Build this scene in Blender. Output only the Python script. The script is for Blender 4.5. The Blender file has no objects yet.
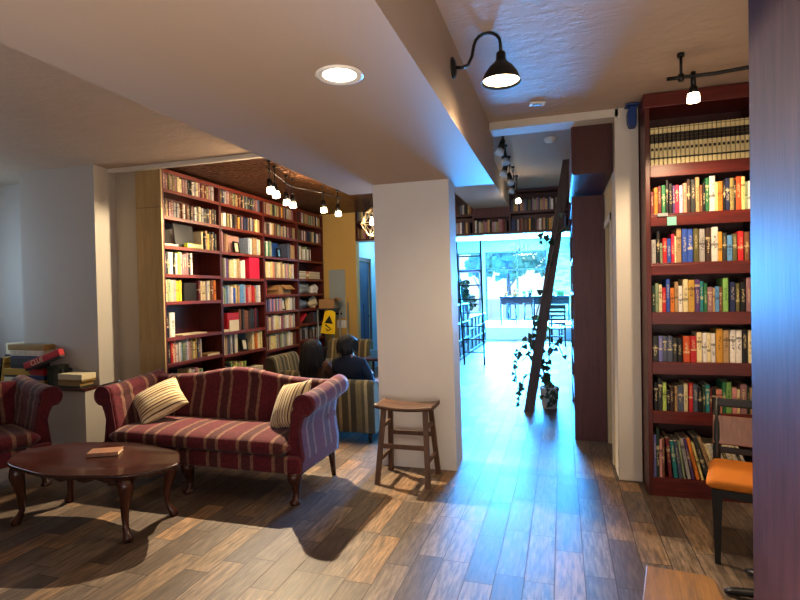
import bpy, bmesh, math, random
from mathutils import Vector, Matrix, Euler
random.seed(7)
S = bpy.context.scene
C = S.collection
PI = math.pi
R = math.radians

# ------------------------------------------------------------------ materials
def lin(c):
    return tuple((x / 12.92 if x <= .04045 else ((x + .055) / 1.055) ** 2.4) for x in c)
def rgb(r, g, b):
    return lin((r / 255, g / 255, b / 255)) + (1,)

class NT:
    def __init__(s, name):
        s.m = bpy.data.materials.new(name); s.m.use_nodes = True
        s.t = s.m.node_tree; s.t.nodes.clear()
        s.out = s.n('ShaderNodeOutputMaterial')
    def n(s, typ, **k):
        nd = s.t.nodes.new(typ)
        for a, v in k.items(): setattr(nd, a, v)
        return nd
    def l(s, a, b): s.t.links.new(a, b)
    def val(s, sock, v):
        if hasattr(v, 'is_output') or isinstance(v, bpy.types.NodeSocket): s.l(v, sock)
        else: sock.default_value = v
    def math(s, op, a, b=None, c=None):
        nd = s.n('ShaderNodeMath', operation=op); s.val(nd.inputs[0], a)
        if b is not None: s.val(nd.inputs[1], b)
        if c is not None: s.val(nd.inputs[2], c)
        return nd.outputs[0]
    def mix(s, f, a, b, blend='MIX'):
        nd = s.n('ShaderNodeMix', data_type='RGBA', blend_type=blend)
        s.val(nd.inputs[0], f); s.val(nd.inputs[6], a); s.val(nd.inputs[7], b)
        return nd.outputs[2]
    def ramp(s, f, stops, interp='LINEAR'):
        nd = s.n('ShaderNodeValToRGB'); cr = nd.color_ramp; cr.interpolation = interp
        while len(cr.elements) < len(stops): cr.elements.new(.5)
        for e, (p, c) in zip(cr.elements, stops):
            e.position = p; e.color = c if len(c) == 4 else tuple(c) + (1,)
        s.l(f, nd.inputs[0]); return nd.outputs[0]
    def coord(s, which='Object', scale=(1, 1, 1), rot=(0, 0, 0)):
        tc = s.n('ShaderNodeTexCoord'); mp = s.n('ShaderNodeMapping')
        mp.inputs['Scale'].default_value = scale; mp.inputs['Rotation'].default_value = rot
        s.l(tc.outputs[which], mp.inputs[0]); return mp.outputs[0]
    def noise(s, vec, scale, detail=4, rough=.55, out=0):
        nd = s.n('ShaderNodeTexNoise'); s.l(vec, nd.inputs['Vector'])
        nd.inputs['Scale'].default_value = scale; nd.inputs['Detail'].default_value = detail
        nd.inputs['Roughness'].default_value = rough; return nd.outputs[out]
    def bsdf(s, col, rough=.5, metal=0, spec=.5, bump=None, bs=.3, bd=.01, **k):
        b = s.n('ShaderNodeBsdfPrincipled')
        s.val(b.inputs['Base Color'], col); s.val(b.inputs['Roughness'], rough); s.val(b.inputs['Metallic'], metal)
        s.val(b.inputs['Specular IOR Level'], spec)
        for a, v in k.items(): s.val(b.inputs[a.replace('_', ' ')], v)
        if bump is not None:
            bp = s.n('ShaderNodeBump'); bp.inputs['Strength'].default_value = bs; bp.inputs['Distance'].default_value = bd
            s.l(bump, bp.inputs['Height']); s.l(bp.outputs[0], b.inputs['Normal'])
        s.l(b.outputs[0], s.out.inputs[0]); return b

def plain(name, c, rough=.5, metal=0, spec=.5, var=.12, sc=6, stretch=(1, 1, 1), bs=.15, bsc=None, bd=.004):
    n = NT(name); v = n.coord('Object', stretch)
    nz = n.noise(v, sc); c = c if len(c) == 4 else rgb(*c)
    col = n.mix(nz, tuple(x * (1 - var) for x in c[:3]) + (1,), tuple(min(1, x * (1 + var)) for x in c[:3]) + (1,))
    b2 = n.noise(v, bsc or sc * 6, 3)
    n.bsdf(col, rough, metal, spec, b2, bs, bd); return n.m

def emit(name, c, st):
    n = NT(name); e = n.n('ShaderNodeEmission'); e.inputs[0].default_value = rgb(*c); e.inputs[1].default_value = st
    n.l(e.outputs[0], n.out.inputs[0]); return n.m

def wood(name, dark, light, rough=.4, axis='z', sc=1., spec=.5, bs=.1):
    n = NT(name); st = {'x': (1.2, 14, 14), 'y': (14, 1.2, 14), 'z': (14, 14, 1.2)}[axis]
    v = n.coord('Object', tuple(x * sc for x in st))
    a = n.noise(v, 2.2, 6, .62); b = n.noise(v, 9, 3, .6)
    f = n.math('MULTIPLY_ADD', b, .35, n.math('MULTIPLY', a, .75))
    col = n.ramp(f, [(.32, rgb(*dark)), (.72, rgb(*light))])
    n.bsdf(col, rough, 0, spec, b, bs, .002); return n.m

def stripes(name, axis, period, stops, phase=0., rough=.85, damask=True, noise_amt=.5):
    n = NT(name); v = n.coord('Object'); sp = n.n('ShaderNodeSeparateXYZ'); n.l(v, sp.inputs[0])
    t = n.math('FRACT', n.math('ADD', n.math('DIVIDE', sp.outputs[axis], period), phase + 50.))
    col = n.ramp(t, stops, 'CONSTANT')
    nz = n.noise(v, 42, 2, .5)
    dm = n.ramp(nz, [(.44, (.55, .55, .55, 1)), (.56, (1.15, 1.15, 1.15, 1))])
    col = n.mix(noise_amt, col, dm, 'MULTIPLY')
    b2 = n.noise(v, 260, 2)
    n.bsdf(col, rough, 0, .2, b2, .25, .003, Sheen_Weight=.15); return n.m

M = {}
BURG = rgb(88, 23, 34); BTAN = rgb(122, 88, 72); BMID = rgb(74, 32, 34)
SOFA = [(0, BURG), (.50, BTAN), (.60, BMID), (.86, BTAN), (.96, BURG)]
M['sofa_x'] = stripes('burgundy_stripe', 0, .27, SOFA, .12)
M['sofa_y'] = stripes('burgundy_stripe_side', 1, .27, SOFA, .45)
M['sofa_plain'] = stripes('burgundy_damask', 0, 9., [(0, rgb(82, 24, 33)), (.99, rgb(82, 24, 33))], .3)
PIL = [(0, rgb(196, 178, 142)), (.2, rgb(70, 45, 38)), (.28, rgb(205, 190, 155)), (.42, rgb(150, 125, 85)), (.55, rgb(200, 182, 145)), (.68, rgb(88, 40, 38)), (.78, rgb(190, 170, 132)), (.9, rgb(120, 100, 72))]
M['pillow'] = stripes('pillow_stripe', 0, .125, PIL, 0, .9, noise_amt=.15)
LV = [(0, rgb(74, 66, 46)), (.25, rgb(128, 114, 80)), (.34, rgb(62, 56, 42)), (.55, rgb(112, 100, 68)), (.76, rgb(84, 76, 52)), (.88, rgb(142, 128, 92))]
M['love_x'] = stripes('olive_stripe', 0, .27, LV, 0, .9, noise_amt=.2)
M['love_y'] = stripes('olive_stripe_side', 1, .27, LV, 0, .9, noise_amt=.2)

M['mahog'] = wood('mahogany', (52, 15, 13), (92, 30, 22), .38, 'z')
M['mahog_y'] = wood('mahogany_long', (78, 26, 17), (134, 54, 33), .38, 'y')
M['mahog_x'] = wood('mahogany_cross', (62, 17, 15), (106, 33, 26), .36, 'x')
M['mahog_dk'] = wood('mahogany_dark', (50, 18, 18), (76, 30, 28), .45, 'z')
M['corridor_wood'] = wood('plum_wood', (66, 30, 34), (92, 50, 50), .5, 'z')
M['panelwood'] = wood('dark_stained_panel', (42, 24, 30), (76, 48, 50), .5, 'z', .9, spec=.11, bs=.25)
M['ply'] = wood('raw_plywood', (150, 126, 86), (178, 152, 108), .7, 'z')
M['walnut'] = wood('walnut', (34, 17, 14), (60, 30, 22), .2, 'x', spec=.6)
M['walnut_leg'] = wood('walnut_leg', (38, 17, 12), (76, 38, 24), .25, 'z')
M['stoolwood'] = wood('stool_brown', (66, 44, 32), (104, 74, 54), .5, 'z')
M['stoolseat'] = wood('stool_seat_brown', (62, 42, 32), (100, 72, 54), .4, 'x')
M['honey'] = wood('honey_wood', (92, 62, 20), (152, 106, 40), .4, 'y')
M['ladderwood'] = wood('grey_brown_ladder', (58, 42, 34), (92, 70, 56), .65, 'z')
M['backrest'] = wood('pale_brown_panel', (112, 78, 62), (148, 108, 88), .4, 'z')
M['white'] = plain('white_paint', (196, 190, 180), .7, var=.05, sc=2, bs=.12, bsc=40)
M['white_col'] = plain('white_column_paint', (208, 206, 204), .6, var=.05, sc=3, bs=.1, bsc=50)
M['leftwall'] = plain('grey_wall_paint', (176, 170, 164), .75, var=.05, sc=2, bs=.1, bsc=60)
M['warmwall'] = plain('warm_wall_paint', (184, 166, 130), .75, var=.05, sc=2, bs=.1, bsc=60)
M['soffit'] = plain('soffit_paint', (172, 154, 138), .62, var=.04, sc=1.2, stretch=(4, .6, 4), bs=.08, bsc=8, bd=.01)
M['yellow'] = plain('ochre_wall', (196, 160, 88), .8, var=.05, sc=3)
M['bluewall'] = plain('pale_blue_wall', (150, 190, 210), .6, var=.05, sc=3)
M['blackmetal'] = plain('black_metal', (22, 21, 22), .4, .3, .5, var=.2, sc=8)
M['blackwood'] = plain('black_painted_wood', (22, 20, 20), .45, var=.2, sc=8)
M['steel'] = plain('grey_steel', (150, 155, 155), .4, .4, var=.05, sc=6)
M['panelgrey'] = plain('grey_enamel', (150, 158, 152), .5, var=.04, sc=4)
M['plastic_white'] = plain('white_plastic', (225, 222, 214), .45, var=.03, sc=6)
M['orange'] = plain('orange_fabric', (178, 104, 12), .75, var=.12, sc=10, bs=.3, bsc=200)
M['teal_tag'] = plain('teal_paper', (120, 178, 168), .7, var=.04)
M['bluetape'] = plain('blue_plastic', (24, 56, 120), .45, var=.1)
M['pages'] = plain('page_paper', (214, 200, 168), .85, var=.1, sc=30, stretch=(1, 1, 1))
M['hair'] = plain('black_hair', (11, 9, 9), .65, var=.35, sc=12, stretch=(20, 20, 1.5), bs=.5, bsc=30, bd=.01)
M['hair2'] = plain('dark_brown_hair', (22, 15, 13), .65, var=.35, sc=12, stretch=(20, 20, 1.5), bs=.5, bsc=30, bd=.01)
M['skin'] = plain('skin', (196, 148, 118), .55, var=.06, sc=6)
M['navy'] = plain('navy_cotton', (34, 40, 54), .9, var=.15, sc=6, bs=.3, bsc=90)
M['brownshirt'] = plain('brown_cotton', (104, 72, 56), .9, var=.15, sc=6, bs=.3, bsc=90)
M['denim'] = plain('dark_denim', (42, 50, 70), .9, var=.15, sc=10)
M['pot'] = plain('pale_grey_ceramic', (190, 190, 186), .5, var=.08, sc=9)
M['soil'] = plain('potting_soil', (44, 32, 24), .95, var=.4, sc=40)
M['leaf'] = plain('ivy_leaf', (38, 62, 36), .5, var=.4, sc=6)
M['leaf2'] = plain('pale_leaf', (74, 116, 58), .5, var=.35, sc=6)
M['cardboard'] = plain('cardboard', (160, 122, 78), .85, var=.08, sc=9)
M['caution'] = plain('caution_yellow', (236, 200, 20), .45, var=.04)
M['black'] = plain('black_print', (14, 14, 14), .6, var=.1)
M['red'] = plain('red_card', (176, 28, 40), .5, var=.1)
M['crimson'] = plain('crimson_board', (206, 20, 60), .45, var=.05)
M['cream'] = plain('cream_card', (216, 204, 172), .7, var=.08)
M['tan'] = plain('tan_card', (150, 122, 72), .7, var=.1)
M['darkcard'] = plain('charcoal_card', (46, 46, 48), .6, var=.2)
M['greencard'] = plain('dark_green_card', (42, 62, 46), .6, var=.2)
M['yelcard'] = plain('mustard_card', (178, 140, 46), .6, var=.15)
M['bluecard'] = plain('navy_card', (40, 52, 96), .6, var=.15)
M['paper_blue'] = plain('pale_blue_paper', (110, 176, 214), .5, var=.05)
M['redframe'] = plain('dusty_red_frame', (112, 54, 54), .5, var=.06)
M['winframe'] = plain('grey_window_frame', (58, 46, 52), .5, var=.06)
M['shelfwhite'] = plain('pale_blue_laminate', (128, 156, 172), .5, var=.04)
M['shopwall'] = plain('shop_wall_cream', (150, 142, 112), .8, var=.04)
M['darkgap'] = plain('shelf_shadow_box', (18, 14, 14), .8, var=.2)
M['terracotta'] = plain('orange_pot', (206, 110, 50), .7, var=.1)
M['counter'] = plain('counter_grey', (30, 32, 38), .4, var=.1)
M['countered'] = plain('counter_apron_red', (84, 40, 38), .6, var=.1)
M['bark'] = plain('bark', (120, 104, 92), .9, var=.3, sc=12, stretch=(1, 1, .3))
M['crown'] = plain('tree_leaf_green', (110, 186, 182), .6, var=.35, sc=3)
M['pave'] = plain('pavement', (190, 190, 188), .9, var=.08, sc=2)
M['bulb'] = emit('warm_bulb', (255, 226, 178), 22)
M['bulb_soft'] = emit('soft_bulb', (255, 240, 214), 9)
M['bulb_dim'] = plain('frosted_lamp_glass', (176, 184, 192), .3, var=.04)

def glass_mat():
    n = NT('clear_window_glass'); t = n.n('ShaderNodeBsdfTransparent'); t.inputs[0].default_value = (.93, .97, 1, 1)
    g = n.n('ShaderNodeBsdfGlossy'); g.inputs['Roughness'].default_value = .02
    nz = n.noise(n.coord('Object'), 1.5); f = n.math('MULTIPLY_ADD', nz, .02, .04)
    mx = n.n('ShaderNodeMixShader'); n.l(f, mx.inputs[0]); n.l(t.outputs[0], mx.inputs[1]); n.l(g.outputs[0], mx.inputs[2])
    n.l(mx.outputs[0], n.out.inputs[0]); return n.m
M['glass'] = glass_mat()

def floor_mat():
    n = NT('wood_look_tile'); g = n.n('ShaderNodeNewGeometry'); sp = n.n('ShaderNodeSeparateXYZ'); n.l(g.outputs['Position'], sp.inputs[0])
    x, y = sp.outputs[0], sp.outputs[1]
    W, L = .1465, .52
    PHASE, STEP = 138 * W + .057, .008
    st = n.math('GREATER_THAN', y, 4.27)
    xs = n.math('ADD', n.math('ADD', x, PHASE), n.math('MULTIPLY', st, STEP))
    u = n.math('DIVIDE', xs, W); row = n.math('FLOOR', u); fu = n.math('FRACT', u)
    wn = n.n('ShaderNodeTexWhiteNoise', noise_dimensions='1D'); n.l(row, wn.inputs['W'])
    vv = n.math('ADD', n.math('DIVIDE', n.math('ADD', y, 20), L), n.math('MULTIPLY', wn.outputs['Value'], 7))
    col = n.math('FLOOR', vv); fv = n.math('FRACT', vv)
    cb = n.n('ShaderNodeCombineXYZ'); n.l(row, cb.inputs[0]); n.l(col, cb.inputs[1]); n.l(st, cb.inputs[2])
    w2 = n.n('ShaderNodeTexWhiteNoise', noise_dimensions='3D'); n.l(cb.outputs[0], w2.inputs['Vector'])
    base = n.ramp(w2.outputs['Value'], [(0, rgb(104, 92, 82)), (.22, rgb(86, 70, 58)), (.42, rgb(122, 106, 92)), (.56, rgb(98, 84, 74)), (.68, rgb(128, 106, 84)), (.80, rgb(84, 72, 66)), (.90, rgb(144, 114, 84))], 'CONSTANT')
    off = n.n('ShaderNodeVectorMath', operation='MULTIPLY_ADD'); n.l(g.outputs['Position'], off.inputs[0]); off.inputs[1].default_value = (60, 7, 1)
    sc = n.n('ShaderNodeVectorMath', operation='SCALE'); n.l(w2.outputs['Color'], sc.inputs[0]); sc.inputs['Scale'].default_value = 60
    n.l(sc.outputs[0], off.inputs[2])
    gr = n.noise(off.outputs[0], 1.0, 5, .65)
    grc = n.ramp(gr, [(.36, (.42, .40, .38, 1)), (.5, (.86, .85, .84, 1)), (.64, (1.4, 1.38, 1.35, 1))])
    c = n.mix(1., base, grc, 'MULTIPLY')
    off2 = n.noise(g.outputs['Position'], 3.2, 3)
    c = n.mix(n.math('MULTIPLY', off2, .35), c, rgb(80, 66, 56))
    ex = n.math('MULTIPLY', n.math('MINIMUM', fu, n.math('SUBTRACT', 1, fu)), W)
    ey = n.math('MULTIPLY', n.math('MINIMUM', fv, n.math('SUBTRACT', 1, fv)), L)
    e0 = n.math('MINIMUM', ex, ey)
    ed = n.math('MINIMUM', e0, n.math('ABSOLUTE', n.math('SUBTRACT', y, 4.27)))
    gl = n.math('LESS_THAN', ed, .0022)
    c = n.mix(gl, c, rgb(64, 56, 50))
    hgt = n.math('SUBTRACT', n.math('MULTIPLY', gr, .4), n.math('MULTIPLY', gl, 1.))
    rg = n.math('MULTIPLY_ADD', gr, .2, .42)
    n.bsdf(c, n.math('ADD', rg, n.math('MULTIPLY', gl, .3)), 0, .45, hgt, .25, .003); return n.m
M['floor'] = floor_mat()

def plaster(name, c, amt=.5):
    n = NT(name); v = n.coord('Object', (1, 1.8, 1)); a = n.noise(v, 7, 6, .6); b = n.noise(v, 2.1, 3)
    h = n.ramp(a, [(.42, (0, 0, 0, 1)), (.58, (1, 1, 1, 1))])
    cc = rgb(*c); col = n.mix(b, tuple(x * .9 for x in cc[:3]) + (1,), tuple(min(1, x * 1.06) for x in cc[:3]) + (1,))
    n.bsdf(col, .6, 0, .4, h, amt, .006); return n.m
M['ceil'] = plaster('trowelled_plaster', (182, 162, 144), .3)
M['ceil_front'] = plaster('pale_ceiling', (206, 214, 220), .3)

def tin():
    n = NT('pressed_tin'); v = n.coord('Object')
    vo = n.n('ShaderNodeTexVoronoi', feature='SMOOTH_F1'); n.l(v, vo.inputs['Vector']); vo.inputs['Scale'].default_value = 14
    w = n.n('ShaderNodeTexWave', wave_type='RINGS'); n.l(v, w.inputs['Vector']); w.inputs['Scale'].default_value = 9; w.inputs['Distortion'].default_value = 6; w.inputs['Detail'].default_value = 3
    sp = n.n('ShaderNodeSeparateXYZ'); n.l(v, sp.inputs[0])
    ax = n.math('ABSOLUTE', n.math('SUBTRACT', n.math('FRACT', n.math('DIVIDE', sp.outputs[0], .3)), .5))
    ay = n.math('ABSOLUTE', n.math('SUBTRACT', n.math('FRACT', n.math('DIVIDE', sp.outputs[1], .3)), .5))
    edge = n.math('GREATER_THAN', n.math('MAXIMUM', ax, ay), .46)
    h = n.math('ADD', n.math('MULTIPLY', w.outputs['Color'], .6), n.math('ADD', vo.outputs['Distance'], edge))
    col = n.mix(w.outputs['Color'], rgb(58, 34, 22), rgb(128, 88, 58))
    n.bsdf(col, .3, .7, .5, h, 1., .02); return n.m
M['tin'] = tin()

def stone():
    n = NT('stacked_stone'); v = n.coord('Object')
    rx = n.n('ShaderNodeMapping'); rx.inputs['Rotation'].default_value = (R(90), 0, 0); n.l(v, rx.inputs[0])
    b = n.n('ShaderNodeTexBrick'); n.l(rx.outputs[0], b.inputs['Vector']); b.inputs['Scale'].default_value = 4.
    b.inputs['Color1'].default_value = rgb(120, 100, 66); b.inputs['Color2'].default_value = rgb(76, 68, 52); b.inputs['Mortar'].default_value = rgb(96, 92, 84)
    b.inputs['Mortar Size'].default_value = .02; b.inputs['Brick Width'].default_value = .9; b.inputs['Row Height'].default_value = .28
    nz = n.noise(v, 14); col = n.mix(.4, b.outputs['Color'], n.ramp(nz, [(.3, (.5, .45, .4, 1)), (.7, (1.2, 1.2, 1.2, 1))]), 'MULTIPLY')
    n.bsdf(col, .85, 0, .3, n.math('SUBTRACT', nz, b.outputs['Fac']), .5, .01); return n.m
M['stone'] = stone()

def book_mat(name, attr):
    n = NT(name)
    if attr:
        a = n.n('ShaderNodeVertexColor', layer_name='col'); col = a.outputs[0]; v = n.coord('Object')
        nz = n.noise(v, 55, 2); band = n.ramp(nz, [(.40, (.62, .62, .62, 1)), (.62, (1.2, 1.2, 1.2, 1))])
        col = n.mix(.55, col, band, 'MULTIPLY')
    else:
        oi = n.n('ShaderNodeObjectInfo'); tc = n.n('ShaderNodeTexCoord'); sp = n.n('ShaderNodeSeparateXYZ'); n.l(tc.outputs['Generated'], sp.inputs[0])
        z = sp.outputs[2]; rnd = oi.outputs['Random']; base = oi.outputs['Color']
        lum = n.n('ShaderNodeRGBToBW'); n.l(base, lum.inputs[0])
        ink = n.mix(n.math('GREATER_THAN', lum.outputs[0], .22), rgb(214, 196, 150), rgb(46, 34, 34))
        # printed block of short broken strokes down the middle of the spine
        cb = n.n('ShaderNodeCombineXYZ'); n.l(n.math('MULTIPLY', z, 30), cb.inputs[2]); n.l(n.math('MULTIPLY', sp.outputs[0], 5), cb.inputs[0]); n.l(n.math('MULTIPLY', rnd, 90), cb.inputs[1])
        tx = n.math('GREATER_THAN', n.noise(cb.outputs[0], 1., 1), .53)
        midx = n.math('LESS_THAN', n.math('ABSOLUTE', n.math('SUBTRACT', sp.outputs[0], .5)), .24)
        lo = n.math('MULTIPLY_ADD', rnd, .25, .22); hi = n.math('ADD', lo, .42)
        midz = n.math('MULTIPLY', n.math('GREATER_THAN', z, lo), n.math('LESS_THAN', z, hi))
        f = n.math('MULTIPLY', n.math('MULTIPLY', tx, midx), n.math('MULTIPLY', midz, .75))
        r2 = n.math('FRACT', n.math('MULTIPLY', rnd, 13.7))
        bc = n.math('MULTIPLY_ADD', r2, .7, .12)
        bd = n.math('MULTIPLY', n.math('LESS_THAN', n.math('ABSOLUTE', n.math('SUBTRACT', z, bc)), .035), n.math('GREATER_THAN', r2, .35))
        col = n.mix(n.math('MULTIPLY', bd, .6), base, ink)
        col = n.mix(f, col, ink)
        pat = n.noise(tc.outputs['Object'], 40, 3); col = n.mix(.25, col, n.ramp(pat, [(.35, (.6, .6, .6, 1)), (.65, (1.2, 1.2, 1.2, 1))]), 'MULTIPLY')
    n.bsdf(col, .5, 0, .4); return n.m
M['book'] = book_mat('book_cover', False)
M['bookrow'] = book_mat('book_covers_row', True)

def ency():
    n = NT('cream_and_black_spine'); tc = n.n('ShaderNodeTexCoord'); sp = n.n('ShaderNodeSeparateXYZ'); n.l(tc.outputs['Generated'], sp.inputs[0])
    K = rgb(34, 28, 24); W = rgb(214, 200, 150); D = rgb(120, 104, 70)
    col = n.ramp(sp.outputs[2], [(0, W), (.16, K), (.20, W), (.375, W), (.58, K), (.66, rgb(88, 74, 50)), (.68, K), (.74, rgb(88, 74, 50)), (.76, K), (.83, W), (.95, D), (.97, W)], 'CONSTANT')
    mid = n.math('MULTIPLY', n.math('LESS_THAN', n.math('ABSOLUTE', n.math('SUBTRACT', sp.outputs[2], .42)), .035), n.math('LESS_THAN', n.math('ABSOLUTE', n.math('SUBTRACT', sp.outputs[0], .5)), .32))
    col = n.mix(mid, col, K)
    n.bsdf(col, .45, 0, .4); return n.m
M['ency'] = ency()

# ------------------------------------------------------------------ mesh builder
class MB:
    def __init__(s): s.b = bmesh.new(); s.mi = 0
    def _merge(s, t, mat=None):
        if mat is not None: bmesh.ops.transform(t, matrix=mat, verts=t.verts)
        for f in t.faces:
            f.material_index = s.mi
        me = bpy.data.meshes.new('t'); t.to_mesh(me); t.free(); s.b.from_mesh(me); bpy.data.meshes.remove(me); return s
    def box(s, c, d, bev=0., rot=(0, 0, 0), seg=2, smooth=False):
        t = bmesh.new(); bmesh.ops.create_cube(t, size=1); bmesh.ops.scale(t, vec=d, verts=t.verts)
        if bev: bmesh.ops.bevel(t, geom=t.edges[:], offset=min(bev, min(d) * .49), segments=seg, affect='EDGES', profile=.5)
        if smooth:
            for f in t.faces: f.smooth = True
        return s._merge(t, Matrix.Translation(c) @ Euler(rot).to_matrix().to_4x4())
    def span(s, x0, x1, y0, y1, z0, z1, bev=0., **k):
        return s.box(((x0 + x1) / 2, (y0 + y1) / 2, (z0 + z1) / 2), (abs(x1 - x0), abs(y1 - y0), abs(z1 - z0)), bev, **k)
    def cyl(s, p0, p1, r0, r1=None, seg=16, cap=True):
        p0, p1 = Vector(p0), Vector(p1); r1 = r0 if r1 is None else r1; d = p1 - p0
        t = bmesh.new(); bmesh.ops.create_cone(t, cap_ends=cap, segments=seg, radius1=r0, radius2=r1, depth=d.length)
        for f in t.faces: f.smooth = len(f.verts) == 4
        return s._merge(t, Matrix.Translation((p0 + p1) / 2) @ d.to_track_quat('Z', 'Y').to_matrix().to_4x4())
    def lathe(s, prof, c=(0, 0, 0), seg=24, axis=None):
        t = bmesh.new(); rings = []
        for r, z in prof:
            rings.append([t.verts.new((r * math.cos(2 * PI * i / seg), r * math.sin(2 * PI * i / seg), z)) for i in range(seg)] if r > 1e-5 else [t.verts.new((0, 0, z))])
        for a, b in zip(rings, rings[1:]):
            for i in range(seg):
                j = (i + 1) % seg
                vs = [a[i % len(a)], a[j % len(a)], b[j % len(b)], b[i % len(b)]]
                vs = list(dict.fromkeys(vs))
                if len(vs) > 2:
                    f = t.faces.new(vs); f.smooth = True
        m = Matrix.Translation(c)
        if axis: m = m @ Vector(axis).to_track_quat('Z', 'Y').to_matrix().to_4x4()
        return s._merge(t, m)
    def tube(s, pts, rad, seg=10, close=True, flat=(1, 1)):
        pts = [Vector(p) for p in pts]; n = len(pts); rad = rad if isinstance(rad, (list, tuple)) else [rad] * n
        t = bmesh.new(); rings = []; up = None
        for i, p in enumerate(pts):
            d = (pts[min(i + 1, n - 1)] - pts[max(i - 1, 0)]).normalized()
            if up is None:
                up = Vector((0, 0, 1)) if abs(d.z) < .9 else Vector((0, 1, 0))
            a = d.cross(up).normalized(); b = a.cross(d).normalized(); up = b
            rings.append([t.verts.new(p + (a * math.cos(2 * PI * k / seg) * flat[0] + b * math.sin(2 * PI * k / seg) * flat[1]) * rad[i]) for k in range(seg)])
        for a, b in zip(rings, rings[1:]):
            for k in range(seg):
                f = t.faces.new((a[k], a[(k + 1) % seg], b[(k + 1) % seg], b[k])); f.smooth = True
        if close:
            t.faces.new(rings[0][::-1]); t.faces.new(rings[-1])
        bmesh.ops.recalc_face_normals(t, faces=t.faces)
        return s._merge(t)
    def loft(s, rings, cap=True, smooth=True, closed=True):
        t = bmesh.new(); rr = [[t.verts.new(p) for p in r] for r in rings]; m = len(rr[0])
        for a, b in zip(rr, rr[1:]):
            for k in range(m if closed else m - 1):
                f = t.faces.new((a[k], a[(k + 1) % m], b[(k + 1) % m], b[k])); f.smooth = smooth
        if cap: t.faces.new(rr[0][::-1]); t.faces.new(rr[-1])
        bmesh.ops.recalc_face_normals(t, faces=t.faces)
        return s._merge(t)
    def prism(s, poly, axis, a, b, bev=0.):
        t = bmesh.new()
        def P(u, v, w): return {'x': (w, u, v), 'y': (u, w, v), 'z': (u, v, w)}[axis]
        lo = [t.verts.new(P(u, v, a)) for u, v in poly]; hi = [t.verts.new(P(u, v, b)) for u, v in poly]; n = len(poly)
        for k in range(n): t.faces.new((lo[k], lo[(k + 1) % n], hi[(k + 1) % n], hi[k]))
        t.faces.new(lo[::-1]); t.faces.new(hi); bmesh.ops.recalc_face_normals(t, faces=t.faces)
        if bev: bmesh.ops.bevel(t, geom=t.edges[:], offset=bev, segments=1, affect='EDGES')
        return s._merge(t)
    def quad(s, ps, smooth=False):
        t = bmesh.new(); t.faces.new([t.verts.new(p) for p in ps]); return s._merge(t)
    def mat(s, i): s.mi = i; return s
    def build(s, name, mats, parent=None, loc=None, rotz=None):
        me = bpy.data.meshes.new(name); s.b.to_mesh(me); s.b.free()
        for m in (mats if isinstance(mats, (list, tuple)) else [mats]): me.materials.append(M[m] if isinstance(m, str) else m)
        o = bpy.data.objects.new(name, me); C.objects.link(o)
        if parent: o.parent = parent
        if loc: o.location = loc
        if rotz is not None: o.rotation_euler.z = rotz
        return o

def tag(o, label=None, cat=None, group=None, kind=None):
    if label: o['label'] = label
    if cat: o['category'] = cat
    if group: o['group'] = group
    if kind: o['kind'] = kind
    return o
def thing(name, label, cat, loc=(0, 0, 0), rotz=0, group=None):
    o = bpy.data.objects.new(name, None); C.objects.link(o); o.empty_display_size = .05
    o.location = loc; o.rotation_euler = (0, 0, rotz); return tag(o, label, cat, group)
def struct(name, mb, mat):
    return tag(mb.build(name, mat), kind='structure')
def copy_tree(root, loc, rotz=None):
    r = root.copy(); C.objects.link(r); r.location = loc
    if rotz is not None: r.rotation_euler = (0, 0, rotz)
    for ch in list(root.children):
        c = ch.copy(); C.objects.link(c); c.parent = r
        for g in list(ch.children):
            d = g.copy(); C.objects.link(d); d.parent = c
    return r
ORD = ['zeroth', 'first', 'second', 'third', 'fourth', 'fifth', 'sixth', 'seventh', 'eighth', 'ninth', 'tenth', 'eleventh', 'twelfth', 'thirteenth', 'fourteenth', 'fifteenth', 'sixteenth', 'seventeenth', 'eighteenth', 'nineteenth', 'twentieth', 'twenty-first', 'twenty-second', 'twenty-third', 'twenty-fourth', 'twenty-fifth', 'twenty-sixth', 'twenty-seventh', 'twenty-eighth', 'twenty-ninth', 'thirtieth']

# ------------------------------------------------------------------ the shell
struct('floor', MB().span(-7, 3, -2, 19.4, -.1, 0), 'floor')
struct('ceiling', MB().span(-7, -4.6, -2, 5.0, 2.81, 2.95).span(-4.6, -1.87, -2, 4.46, 2.81, 2.95).span(-.54, 3, -2, 4.3, 2.81, 2.95), 'ceil')
struct('ceiling_corridor', MB().span(-1.34, .8, 4.56, 8.66, 3.02, 3.15), 'ceil')
struct('ceiling_soffit', MB().span(-1.87, -.54, -2, 4.56, 2.37, 3.15), 'soffit')
struct('ceiling_beam', MB().span(-1.33, -.76, 4.56, 8.36, 2.75, 3.02), 'soffit')
struct('ceiling_tin', MB().span(-4.7, -1.33, 4.46, 8.355, 2.82, 2.95), 'tin')
struct('trim_1', MB().span(-4.7, -1.87, 4.40, 4.46, 2.765, 2.81, .008), 'white')
struct('wall_column', MB().loft([[(x + dx, y, z) for x, y in ((-1.49, 4.21), (-.84, 4.21), (-.845, 4.50), (-1.49, 4.50))] for z, dx in ((0, 0), (2.37, -.026))], smooth=False), 'white_col')
struct('wall_header', MB().span(-.54, .42, 4.3, 4.5, 2.75, 3.15), 'white')
struct('wall_right', MB().span(.395, 3, 4.38, 4.55, 0, 2.95).span(.395, .56, 4.3, 4.38, 0, 2.81, .004), 'white')
struct('wall_corridor', MB().span(.395, .55, 4.55, 4.72, 0, 3.1).span(.395, .55, 5.30, 19, 0, 3.2).span(.395, .55, 4.72, 5.30, 2.02, 3.1), 'warmwall')
struct('door_1', MB().span(.45, .49, 4.72, 5.30, .01, 2.02), 'warmwall')
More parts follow.
